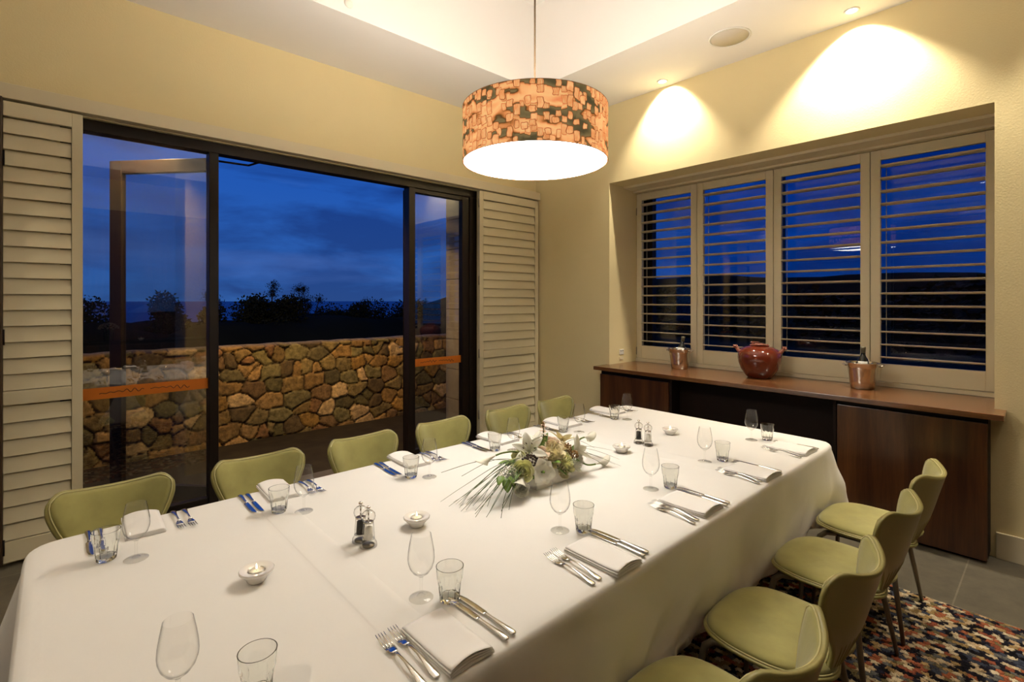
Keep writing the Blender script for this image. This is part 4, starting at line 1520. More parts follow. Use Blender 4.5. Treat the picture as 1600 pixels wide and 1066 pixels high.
# salt and pepper mills
def make_mill(kind):
    t = thing('pepper_mill' if kind == 'pepper' else 'salt_mill', kind, 'mill', group='clear %s mills' % kind)
    MB().lathe([(0.0001, 0), (0.0275, 0), (0.028, 0.003), (0.0265, 0.012), (0.0215, 0.020), (0.0205, 0.024), (0.0001, 0.024)], 32).build('base', M['acrylic'], t, sharp=0.6)
    MB().lathe([(0.0001, 0.0012), (0.019, 0.0012), (0.019, 0.007), (0.0001, 0.007)], 24).build('grinder', M['leg_metal'], t)
    MB().lathe([(0.0001, 0.0245), (0.0202, 0.0245), (0.0190, 0.045), (0.0172, 0.070), (0.0168, 0.0765), (0.0001, 0.0765)], 32).build('body', M['acrylic'], t, sharp=0.6)
    MB().lathe([(0.0001, 0.0255), (0.0145, 0.0255), (0.0138, 0.045), (0.0125, 0.066 if kind == 'pepper' else 0.061), (0.0001, 0.067)], 20).build('filling', M['pepper' if kind == 'pepper' else 'salt'], t)
    MB().lathe([(0.0001, 0.0770), (0.0162, 0.0770), (0.0170, 0.0795), (0.0001, 0.0798)], 28).build('collar', M['chrome'], t)
    MB().lathe([(0.0001, 0.0800), (0.014, 0.0803), (0.0210, 0.088), (0.0228, 0.097), (0.0205, 0.107), (0.013, 0.114), (0.0001, 0.116)], 32).build('dome', M['acrylic'], t, sharp=0.6)
    MB().lathe([(0.0001, 0.116), (0.0035, 0.1165), (0.0035, 0.119), (0.0068, 0.1225), (0.0068, 0.127), (0.004, 0.1305), (0.0001, 0.131)], 20).build('knob', M['chrome'], t)
    MB().tube([(0, 0, 0.0805), (0, 0, 0.1155)], 0.0025, 8).build('spindle', M['chrome'], t)
    return t


pm, sm = make_mill('pepper'), make_mill('salt')
place(pm, USED2, (0.754, 1.572, ZT), 0, 'clear mill filled with black pepper, near the front candle')
place(sm, USED2, (0.757, 1.522, ZT), 0, 'clear mill filled with white salt, near the front candle')
place(pm, USED2, (2.423, 1.601, ZT), 0, 'clear mill filled with black pepper, between the two far candles')
place(sm, USED2, (2.420, 1.540, ZT), 0, 'clear mill filled with white salt, between the two far candles')


# ------------------------------------------------------------------ flower arrangement
def petal(mb, base, dirv, length, width, curl, up=(0, 0, 1), cup=0.25, n=7, tip=1.0):
    """one pointed petal growing from base along dirv, curling back by curl radians"""
    d = Vector(dirv).normalized()
    side = d.cross(Vector(up))
    if side.length < 1e-3: side = Vector((1, 0, 0))
    side.normalize()
    nrm = side.cross(d).normalized()
    base = Vector(base)
    pts, prev, ang = [], base.copy(), 0
    rows = []
    for i in range(n + 1):
        t = i / n
        a = curl * t * t
        dd = (d * math.cos(a) - nrm * math.sin(a))
        if i: prev = prev + dd * (length / n)
        w = width * (math.sin(PI * min(1, (0.06 + 0.94 * t)) ** 0.8) ** 0.8 * tip + (1 - tip) * 0.6) if t < 1 else 0.0006
        w = max(w, 0.0006)
        nn = (nrm * math.cos(a) + d * math.sin(a))
        rows.append([prev - side * w + nn * cup * w, prev - side * w * 0.5 + nn * cup * w * 0.2, prev, prev + side * w * 0.5 + nn * cup * w * 0.2, prev + side * w + nn * cup * w])
    m = len(rows)
    mb.sheet(lambda u, v, rows=rows, m=m: rows[min(m - 1, int(round(u * (m - 1))))][min(4, int(round(v * 4)))], m - 1, 4, 0.0006)


def smooth_path(pts, n=14):
    pts = [Vector(p) for p in pts]
    out = []
    P = [pts[0]] + pts + [pts[-1]]
    for i in range(1, len(P) - 2):
        for q in range(n):
            t = q / n
            p0, p1, p2, p3 = P[i - 1], P[i], P[i + 1], P[i + 2]
            out.append(0.5 * ((2 * p1) + (-p0 + p2) * t + (2 * p0 - 5 * p1 + 4 * p2 - p3) * t * t + (-p0 + 3 * p1 - 3 * p2 + p3) * t ** 3))
    out.append(pts[-1])
    return out


def flowers():
    C = Vector((1.605, 1.54, H_TABLE + 0.001))
    t = thing('flower_arrangement', 'low arrangement of white lilies, callas and bear grass in a white box, mid table', 'flowers', tuple(C))

    def W(x, y, z): return Vector((x, y, z)) - C
    b = MB()
    x0, x1, y0, y1, h = -0.105, 0.115, -0.050, 0.045, 0.070
    b.box((x0, y0, 0), (x1, y1, 0.006), 0.001)
    b.box((x0, y0, 0.004), (x1, y0 + 0.006, h), 0.001)
    b.box((x0, y1 - 0.006, 0.004), (x1, y1, h), 0.001)
    b.box((x0, y0 + 0.006, 0.004), (x0 + 0.006, y1 - 0.006, h), 0.001)
    b.box((x1 - 0.006, y0 + 0.006, 0.004), (x1, y1 - 0.006, h), 0.001)
    b.build('planter_box', M['ceramic'], t)
    MB().box((x0 + 0.008, y0 + 0.008, 0.006), (x1 - 0.008, y1 - 0.008, h - 0.008), 0.002).build('foam', M['stem'], t)
    core = Vector((0, 0, h - 0.005))

    def calla(path, r=0.020, axis=None):
        sp = smooth_path(path)
        MB().tube(sp, 0.0040, 8).build('calla_stem', M['stem'], t)
        tip = sp[-1]
        ax = (sp[-1] - sp[-4]).normalized() if axis is None else Vector(axis).normalized()
        ref = Vector((0, 0, 1))
        s = ax.cross(ref).normalized()
        u = s.cross(ax).normalized()
        mb = MB()

        def fn(uu, vv):
            a = -PI * 0.97 + 2 * PI * 0.97 * uu
            flare = 0.25 + 0.75 * vv ** 1.6
            rr = r * (0.22 + 0.78 * flare) * (1 + 0.25 * vv ** 6)
            ln = 0.075 * vv * (1 + 0.30 * vv * math.cos(a))
            return tip + ax * (ln - 0.004) + (u * math.cos(a) + s * math.sin(a)) * rr * (0.35 + 0.65 * vv)
        mb.sheet(fn, 24, 10, 0.0011)
        o = mb.build('calla_lily', M['petal_white'], t)
        MB().tube([tip + ax * 0.012, tip + ax * 0.048], [0.0035, 0.0025], 8).build('spadix', M['petal_cream'], o)
    calla([core + Vector((-0.06, 0.02, 0.03)), W(1.472, 1.58, 0.888), W(1.41, 1.595, 0.896), W(1.372, 1.605, 0.890)], 0.017, (-1, 0.2, -0.32))
    calla([core + Vector((-0.06, -0.02, 0.02)), W(1.47, 1.50, 0.845), W(1.432, 1.495, 0.826)], 0.026, (-0.80, -0.42, -0.35))
    calla([core + Vector((0.08, 0.02, 0.02)), W(1.80, 1.56, 0.845), W(1.90, 1.59, 0.862), W(1.945, 1.60, 0.862)], 0.020, (1, 0.15, -0.15))
    calla([core + Vector((0.08, -0.02, 0.01)), W(1.789, 1.52, 0.801), W(1.845, 1.50, 0.772), W(1.895, 1.49, 0.766)], 0.017, (1, -0.1, 0.05))

    def lily(c, axis, length, name='lily', mat='petal_white', anthers=True, curl=0.7, wid=0.02):
        axis = Vector(axis).normalized()
        ref = Vector((0, 0, 1)) if abs(axis.z) < 0.9 else Vector((1, 0, 0))
        s = axis.cross(ref).normalized()
        u = s.cross(axis).normalized()
        mb = MB()
        for k in range(6):
            a = 2 * PI * k / 6 + 0.3
            rad = s * math.cos(a) + u * math.sin(a)
            petal(mb, c + rad * 0.004, axis * 0.62 + rad * 0.80, length * (1 if k % 2 else 0.94), wid * (1 if k % 2 else 0.8), curl, up=axis, cup=0.25, n=8)
        o = mb.build(name, M[mat], t)
        MB().tube([core * 0.5 + c * 0.0, core + (c - core) * 0.6, c], 0.0035, 8).build('lily_stem', M['stem'], t)
        if anthers:
            for k in range(6):
                a = 2 * PI * k / 6
                rad = s * math.cos(a) + u * math.sin(a)
                p = c + axis * 0.050 + rad * 0.024
                mm = MB().tube([c, p], 0.0009, 5)
                mm.build('filament', M['petal_green'], o)
                MB().tube([p - (u * 0.6 + s * 0.5) * 0.006, p, p + (u * 0.6 + s * 0.5) * 0.006], [0.0012, 0.0023, 0.0012], 6).build('anther', M['anther'], o)
    lily(W(1.515, 1.55, 0.885), (-0.55, -0.55, 0.60), 0.088, wid=0.022)
    lily(W(1.510, 1.470, 0.822), (-0.35, -0.85, 0.35), 0.060, 'amaryllis', 'petal_white', False, 0.75, 0.033)
    MB().lathe([(0.0001, 0.0), (0.006, 0.001), (0.005, 0.006), (0.0001, 0.009)], 12, Matrix.Translation(W(1.504, 1.456, 0.828)) @ Matrix.Rotation(PI / 2, 4, 'X')).build('flower_centre', M['leaf'], t)
    lily(W(1.775, 1.515, 0.845), (0.75, -0.35, 0.45), 0.085, wid=0.024, curl=0.3, anthers=False)
    lily(W(1.755, 1.575, 0.880), (0.35, 0.10, 0.85), 0.080, 'lily', 'petal_cream', False, 0.5, 0.018)
    lily(W(1.600, 1.600, 0.900), (-0.15, 0.2, 0.9), 0.072, 'lily', 'petal_white', False, 0.4, 0.020)

    def rose(c, r, mat, name='rose', axis=(0, -0.5, 0.85), petals=18, seed=1):
        """nested cupped petals, tight in the heart and opening outward"""
        rd = random.Random(seed)
        axis = Vector(axis).normalized()
        s = axis.cross(Vector((0.3, 1, 0.1))).normalized()
        u = s.cross(axis).normalized()
        mb = MB()
        frilly = name == 'carnation'
        for li, (cnt, rr, hh, op) in enumerate(((2, 0.22, 0.98, -0.05), (3, 0.40, 1.0, 0.0), (4, 0.60, 0.96, 0.10), (5, 0.82, 0.86, 0.26), (6, 1.0, 0.70, 0.48))):
            for k in range(cnt):
                a0 = 2 * PI * k / cnt + li * 0.9 + rd.uniform(-0.15, 0.15)
                half = PI / cnt * 1.30
                jit = rd.uniform(0.92, 1.08)

                def fn(uu, vv, a0=a0, half=half, rr=rr, hh=hh, op=op, jit=jit):
                    q = 2 * uu - 1
                    a = a0 + q * half * (0.55 + 0.45 * math.sin(PI * min(1, vv * 0.9 + 0.1)))
                    rad = r * rr * (0.30 + 0.70 * math.sin(PI / 2 * min(1, vv * 1.3))) + r * op * vv ** 2 * jit
                    z = r * (-0.45 + 1.35 * hh * vv * (1 - 0.16 * q * q) * jit)
                    if frilly: z += r * 0.12 * math.sin(q * 11 + a0 * 5) * vv; rad += r * 0.10 * math.cos(q * 13 + a0) * vv
                    return c + axis * z + (s * math.cos(a) + u * math.sin(a)) * rad
                mb.sheet(fn, 8, 6, 0.0007)
        mb.build(name, M[mat], t)
    rose(W(1.425, 1.495, 0.836), 0.032, 'petal_green', 'rose', (-0.5, -0.75, 0.45), seed=2)
    rose(W(1.470, 1.56, 0.860), 0.030, 'petal_green', 'rose', (-0.7, -0.3, 0.6), seed=3)
    rose(W(1.650, 1.530, 0.868), 0.036, 'petal_cream', 'rose', (0.0, -0.6, 0.8), seed=4)
    rose(W(1.612, 1.515, 0.845), 0.032, 'petal_cream', 'rose', (-0.2, -0.8, 0.6), seed=5)
    rose(W(1.685, 1.490, 0.815), 0.032, 'petal_green', 'rose', (0.2, -0.8, 0.55), seed=6)
    rose(W(1.715, 1.560, 0.868), 0.034, 'petal_cream', 'rose', (0.3, -0.2, 0.9), seed=7)
    rose(W(1.738, 1.480, 0.800), 0.024, 'petal_white', 'carnation', (0.4, -0.8, 0.4), 26, seed=8)
    rose(W(1.395, 1.470, 0.780), 0.022, 'petal_white', 'carnation', (-0.5, -0.7, 0.3), 22, seed=9)
    rose(W(1.790, 1.505, 0.812), 0.022, 'petal_white', 'carnation', (0.7, -0.6, 0.3), 22, seed=10)
    # snapdragon spike
    base, top = W(1.625, 1.575, 0.84), W(1.655, 1.60, 0.985)
    MB().tube([base, (base + top) / 2 + Vector((0.004, 0, 0)), top], [0.004, 0.0035, 0.002], 8).build('spike_stem', M['stem'], t)
    mb = MB()
    rd = random.Random(3)
    for k in range(22):
        f = k / 22
        a = k * 2.4
        p = base + (top - base) * (0.25 + 0.72 * f)
        rr = 0.022 * (1 - 0.7 * f)
        petal(mb, p, (math.cos(a), math.sin(a), 0.5), rr + 0.008, 0.009 * (1 - 0.5 * f), 0.6, cup=0.5, n=4)
    mb.build('snapdragon', M['petal_blush'], t)
    mb = MB()
    for k in range(10):
        a = k * 2.4
        p = base + (top - base) * (0.86 + 0.014 * k)
        mb.lathe([(0.0001, -0.004), (0.0035, 0), (0.0025, 0.004), (0.0001, 0.006)], 8, Matrix.Translation(p + Vector((math.cos(a) * 0.004, math.sin(a) * 0.004, 0))))
    mb.build('snapdragon_buds', M['brown_bud'], t)
    # berries and bronze buds
    def cluster(c, r, n, br, mat, name, seed):
        rd = random.Random(seed)
        mb = MB()
        for k in range(n):
            z = 1 - 2 * (k + 0.5) / n
            a = k * 2.399963
            q = math.sqrt(1 - z * z)
            p = c + Vector((q * math.cos(a) * r[0], q * math.sin(a) * r[1], z * r[2])) * rd.uniform(0.85, 1.1)
            mb.lathe([(0.0001, -br), (br * 0.7, -br * 0.7), (br, 0), (br * 0.7, br * 0.7), (0.0001, br)], 7, Matrix.Translation(p))
        mb.build(name, M[mat], t)
    cluster(W(1.492, 1.520, 0.852), (0.040, 0.028, 0.034), 90, 0.0058, 'berry', 'berry_cluster', 1)
    cluster(W(1.735, 1.525, 0.862), (0.020, 0.016, 0.022), 34, 0.005, 'brown_bud', 'bud_cluster', 2)
    cluster(W(1.752, 1.500, 0.838), (0.018, 0.016, 0.020), 30, 0.005, 'brown_bud', 'bud_cluster', 4)
    cluster(W(1.700, 1.590, 0.885), (0.018, 0.014, 0.020), 26, 0.005, 'brown_bud', 'bud_cluster', 5)
    cluster(W(1.350, 1.500, 0.852), (0.040, 0.016, 0.014), 26, 0.0034, 'petal_white', 'filler_blossom', 6)
    cluster(W(1.555, 1.495, 0.868), (0.016, 0.012, 0.012), 14, 0.004, 'petal_white', 'filler_blossom', 7)
    rose(W(1.560, 1.535, 0.872), 0.030, 'petal_blush', 'rose', (-0.1, -0.4, 0.9), seed=12)
    rose(W(1.675, 1.575, 0.890), 0.030, 'petal_blush', 'rose', (0.1, -0.2, 0.95), seed=13)
    rose(W(1.560, 1.500, 0.812), 0.024, 'petal_white', 'carnation', (0, -0.9, 0.3), seed=14)
    rose(W(1.655, 1.485, 0.790), 0.024, 'petal_cream', 'carnation', (0.1, -0.9, 0.3), seed=15)
    rose(W(1.375, 1.500, 0.815), 0.020, 'petal_white', 'carnation', (-0.7, -0.5, 0.4), seed=16)
    cluster(W(1.385, 1.525, 0.845), (0.060, 0.020, 0.016), 40, 0.0036, 'petal_white', 'filler_blossom', 8)
    # leaves
    rd = random.Random(9)
    lf = [((1.322, 1.485, 0.835), (-0.3, -0.6, -0.7), 0.055, 0.020), ((1.335, 1.485, 0.838), (0.3, -0.6, -0.6), 0.05, 0.018), ((1.312, 1.49, 0.845), (-0.8, -0.3, -0.3), 0.045, 0.018),
          ((1.63, 1.50, 0.81), (0.3, -0.8, -0.3), 0.06, 0.022), ((1.60, 1.50, 0.83), (0.1, -0.8, 0.4), 0.055, 0.020), ((1.66, 1.50, 0.80), (0.6, -0.7, -0.2), 0.055, 0.020),
          ((1.56, 1.55, 0.85), (0.2, 0.0, 1), 0.075, 0.014), ((1.59, 1.565, 0.86), (0.5, 0.1, 1), 0.085, 0.014), ((1.62, 1.57, 0.88), (0.6, 0.2, 1), 0.08, 0.014),
          ((1.545, 1.54, 0.86), (-0.2, -0.2, 1), 0.06, 0.020), ((1.46, 1.50, 0.80), (0.5, -0.8, 0.1), 0.05, 0.02), ((1.50, 1.50, 0.79), (-0.2, -1, 0.1), 0.05, 0.02),
          ((1.43, 1.53, 0.845), (-0.9, -0.2, 0.1), 0.07, 0.012), ((1.45, 1.55, 0.86), (-0.9, 0.1, 0.15), 0.07, 0.012), ((1.42, 1.50, 0.84), (-0.9, -0.4, -0.1), 0.07, 0.012), ((1.72, 1.50, 0.82), (0.7, -0.7, 0.1), 0.05, 0.018), ((1.78, 1.54, 0.84), (0.9, 0, 0.2), 0.06, 0.016), ((1.70, 1.60, 0.84), (0.6, 0.6, 0.4), 0.07, 0.022), ((1.55, 1.61, 0.83), (-0.5, 0.8, 0.4), 0.07, 0.022), ((1.47, 1.60, 0.83), (-0.8, 0.5, 0.3), 0.07, 0.022)]
    for p, d, ln, w in lf:
        mb = MB()
        petal(mb, W(*p), d, ln, w, 0.5, cup=0.3, n=6)
        mb.build('leaf', M['leaf'], t)
    st = MB()
    for (x, y, z) in ((1.322, 1.485, 0.835), (1.35, 1.50, 0.85)):
        st.tube([core + Vector((-0.06, 0, 0.02)), W(x, y, z)], 0.0018, 6)
    st.build('leaf_stem', M['stem'], t)
    # bear grass: long arching blades down to the cloth
    ends = [((1.131, 1.659), 0.16), ((1.161, 1.598), 0.13), ((1.136, 1.531), 0.13), ((1.157, 1.527), 0.12), ((1.161, 1.477), 0.12), ((1.145, 1.454), 0.11), ((1.175, 1.427), 0.10),
            ((1.21, 1.385), 0.10), ((1.165, 1.62), 0.15), ((1.19, 1.57), 0.10), ((1.18, 1.50), 0.14), ((1.22, 1.46), 0.12), ((1.25, 1.43), 0.10), ((1.15, 1.56), 0.15), ((1.13, 1.60), 0.15), ((1.28, 1.42), 0.12), ((1.20, 1.54), 0.125), ((1.24, 1.50), 0.115), ((1.17, 1.585), 0.135), ((1.26, 1.56), 0.12), ((1.22, 1.60), 0.13), ((1.29, 1.47), 0.11)]
    for k, ((x, y), hgt) in enumerate(ends):
        e = W(x, y, H_TABLE + 0.004)
        s0 = core + Vector((-0.075, rd.uniform(-0.02, 0.03), 0.03 + rd.uniform(0, 0.02)))
        m1 = s0 + (e - s0) * 0.35
        m1.z = 0.118 + 0.1 * (hgt - 0.1) + rd.uniform(-0.01, 0.01)
        m2 = s0 + (e - s0) * 0.78 + Vector((rd.uniform(-0.012, 0.012), rd.uniform(-0.012, 0.012), 0))
        m2.z = 0.055 + rd.uniform(-0.012, 0.015)
        pts = smooth_path([s0, m1, m2, e], 9)
        r0 = 0.0024
        MB().tube(pts, [r0 * (1 - 0.6 * i / len(pts)) for i in range(len(pts))], 5, flat=(1, 0.5)).build('grass_blade', M['grass'], t)
    loops = [((1.30, 1.90), 0.09), ((1.34, 1.80), 0.10)]
    for (x, y), hgt in loops:
        e = W(x, y, H_TABLE + 0.02)
        s0 = core + Vector((-0.07, 0.02, 0.03))
        m1 = s0 + (e - s0) * 0.5
        m1.z = hgt
        MB().tube(smooth_path([s0, m1, e], 8), 0.0012, 5).build('grass_blade', M['grass'], t)
    ends_r = [((2.02, 1.435), 0.10), ((2.02, 1.47), 0.10), ((1.96, 1.47), 0.09), ((2.20, 1.60), 0.10), ((2.16, 1.70), 0.11), ((2.06, 1.56), 0.09), ((1.98, 1.50), 0.085), ((2.05, 1.64), 0.11), ((2.10, 1.50), 0.10)]
    for (x, y), hgt in ends_r:
        e = W(x, y, H_TABLE + 0.003)
        s0 = core + Vector((0.10, rd.uniform(-0.02, 0.04), 0.03 + rd.uniform(0, 0.015)))
        m1 = s0 + (e - s0) * 0.4
        m1.z = hgt + rd.uniform(-0.01, 0.01)
        pts = smooth_path([s0, m1, e], 9)
        MB().tube(pts, [0.0022 * (1 - 0.6 * i / len(pts)) for i in range(len(pts))], 5, flat=(1, 0.5)).build('grass_blade', M['grass'], t)


flowers()


# ------------------------------------------------------------------ things on the counter
def pot():
    t = thing('ceramic_pot', 'round glossy oxblood red pot with twisted lug handles on the counter', 'pot', (4.41, 1.728, 0.8905))
    prof = [(0.0001, 0), (0.085, 0.0), (0.095, 0.006), (0.115, 0.03), (0.144, 0.075), (0.164, 0.130), (0.170, 0.172), (0.163, 0.210), (0.140, 0.240), (0.108, 0.258), (0.080, 0.264), (0.070, 0.268), (0.068, 0.276),
            (0.060, 0.277), (0.060, 0.268), (0.09, 0.252), (0.13, 0.225), (0.150, 0.17), (0.130, 0.09), (0.09, 0.02), (0.0001, 0.015)]
    MB().lathe(prof, 56).build('body', M['glaze'], t)
    rim = MB()
    rim.tube([(0.070 * math.cos(a) + 0.004 * math.sin(3 * a), 0.070 * math.sin(a), 0.277 + 0.006 * math.sin(2 * a + 0.6)) for a in [2 * PI * k / 36 for k in range(37)]], 0.0055, 8, caps=False)
    rim.tube([(0.064 * math.cos(a), 0.066 * math.sin(a), 0.289 + 0.008 * math.sin(a)) for a in [PI * 0.1 + 2 * PI * 0.8 * k / 30 for k in range(31)]], 0.0045, 8)
    rim.build('twisted_rim', M['glaze_rim'], t)
    for sgn in (-1, 1):
        d = Vector((0.28, -0.96, 0)) * sgn
        hmb = MB()
        ctr = d * 0.150 + Vector((0, 0, 0.212))
        hmb.tube(smooth_path([ctr, ctr + d * 0.018 + Vector((0, 0, 0.018)), ctr + d * 0.034 + Vector((0, 0, 0.040))], 6), [0.018 - 0.0006 * k for k in range(13)], 10)
        tip = ctr + d * 0.036 + Vector((0, 0, 0.042))
        for k in range(9):
            a = k * 2.4
            q = tip + Vector((math.cos(a) * 0.013, math.sin(a) * 0.013, 0.008 * math.sin(k * 1.7)))
            hmb.lathe([(0.0001, -0.009), (0.006, -0.006), (0.009, 0), (0.006, 0.007), (0.0001, 0.01)], 8, Matrix.Translation(q))
        hmb.build('lug_handle', M['glaze_rim'], t)


pot()


def make_bucket():
    t = thing('wine_bucket', 'bucket', 'wine bucket', group='steel wine buckets on the counter')
    MB().lathe([(0.0001, 0), (0.070, 0), (0.075, 0.004), (0.083, 0.06), (0.0965, 0.150), (0.102, 0.186), (0.107, 0.190), (0.107, 0.194), (0.102, 0.194), (0.0985, 0.187), (0.093, 0.150), (0.080, 0.06), (0.070, 0.008), (0.0001, 0.007)], 48).build('pail', M['bucket'], t)
    for s in (-1, 1):
        h = MB()
        h.tube(smooth_path([(0.02 * s, s * 0.099, 0.165), (0.018 * s, s * 0.122, 0.174), (-0.018 * s, s * 0.122, 0.174), (-0.02 * s, s * 0.099, 0.165)], 6), 0.0045, 8)
        h.build('handle', M['bucket'], t)
    return t


bk = make_bucket()
place(bk, USED2, (4.43, 0.998, 0.8905), 0.25, 'shiny steel wine bucket on the right of the counter')
place(bk, USED2, (4.425, 2.468, 0.8905), 0.15, 'shiny steel wine bucket at the left end of the counter')


def make_bottle():
    t = thing('wine_bottle', 'bottle', 'bottle', group='wine bottles in the buckets')
    MB().lathe([(0.0001, 0), (0.034, 0), (0.0375, 0.004), (0.0375, 0.175), (0.034, 0.20), (0.022, 0.222), (0.0155, 0.238), (0.0145, 0.26), (0.0145, 0.285), (0.0001, 0.286)], 32).build('glass_body', M['bottle'], t)
    MB().lathe([(0.0148, 0.252), (0.0155, 0.252), (0.0158, 0.282), (0.0172, 0.284), (0.0172, 0.293), (0.0155, 0.299), (0.0001, 0.2995), (0.0001, 0.2865), (0.0148, 0.2865)], 24).build('foil_cap', M['foil'], t)
    lb = MB()
    n = 18
    lb.sheet(lambda u, v: (0.0379 * math.cos(PI * 0.55 + 1.75 * u), 0.0379 * math.sin(PI * 0.55 + 1.75 * u), 0.135 + 0.058 * v - (0.0015 if v > .9 else 0)), n, 4, 0.0005)
    lb.build('label_paper', M['label'], t)
    return t


bt = make_bottle()
b1 = place(bt, USED2, (4.440, 1.000, 0.9), 0.0, 'dark wine bottle standing in the right-hand bucket')
b2 = place(bt, USED2, (4.438, 2.490, 0.9), 0.0, 'dark wine bottle leaning in the left-hand bucket')
b1.location.z = 0.899
b1.rotation_euler = (0.02, 0.02, 0.7)
b2.location = (4.418, 2.474, 0.901)
b2.rotation_euler = (0.15, 0.0, 0.9)


# ------------------------------------------------------------------ behind the camera (seen only as reflections)
def back_sideboard():
    t = thing('sideboard', 'dark timber sideboard by the back wall, seen only as a reflection in the door glass', 'sideboard', (0.9, -1.72, 0))
    MB().box((-1.2, -0.26, 0.05), (1.2, 0.22, 0.86), 0.003).build('carcass', M['cabinet'], t)
    MB().box((-1.23, -0.27, 0.86), (1.23, 0.25, 0.90), 0.003).build('worktop', M['cabinet_dark'], t)
    MB().box((-1.15, -0.22, 0.0), (1.15, 0.18, 0.05)).build('plinth', M['cabinet_dark'], t)
    for k in range(3):
        MB().box((-1.18 + 0.795 * k, 0.221, 0.08), (-0.40 + 0.795 * k, 0.238, 0.84), 0.002).build('door', M['cabinet'], t)
    v = thing('flower_vase', 'glass vase of white blossoms, reflected in the left door glass', 'vase', (0.64, -1.60, 0.9005))
    MB().lathe([(0.0001, 0), (0.06, 0), (0.065, 0.01), (0.07, 0.16), (0.066, 0.16), (0.061, 0.012), (0.0001, 0.01)], 32).build('vase_body', M['vase_glass'], v)
    mb, st = MB(), MB()
    rd = random.Random(5)
    for k in range(46):
        z = 1 - (k + 0.5) / 46
        a = k * 2.4
        q = math.sqrt(1 - z * z)
        c = Vector((q * math.cos(a) * 0.12, q * math.sin(a) * 0.12, 0.19 + 0.09 * z))
        for j in range(5):
            aa = j * 2 * PI / 5
            petal(mb, c, (c.x * 6 + math.cos(aa), c.y * 6 + math.sin(aa), 0.8), 0.032, 0.014, 0.5, n=4)
    for k in range(7):
        a = k * 0.9
        st.tube([(0.03 * math.cos(a), 0.03 * math.sin(a), 0.02), (0.06 * math.cos(a), 0.06 * math.sin(a), 0.2)], 0.004, 6)
    mb.build('blossoms', M['petal_white'], v)
    st.tube([(0, 0, 0.1), (-0.02, 0, 0.28), (-0.06, 0, 0.42)], 0.004, 6)
    st.build('stems', M['stem'], v)
    mb = MB()
    petal(mb, (-0.06, 0, 0.40), (-0.3, 0.2, 1), 0.09, 0.025, 0.4)
    petal(mb, (-0.06, 0, 0.40), (0.2, -0.2, 1), 0.08, 0.022, 0.4)
    mb.build('tall_bloom', M['petal_white'], v)


back_sideboard()
place(cd, USED2, (1.05, -1.60, 0.9008), 0, 'white tealight bowl on the sideboard, seen only as a reflection')


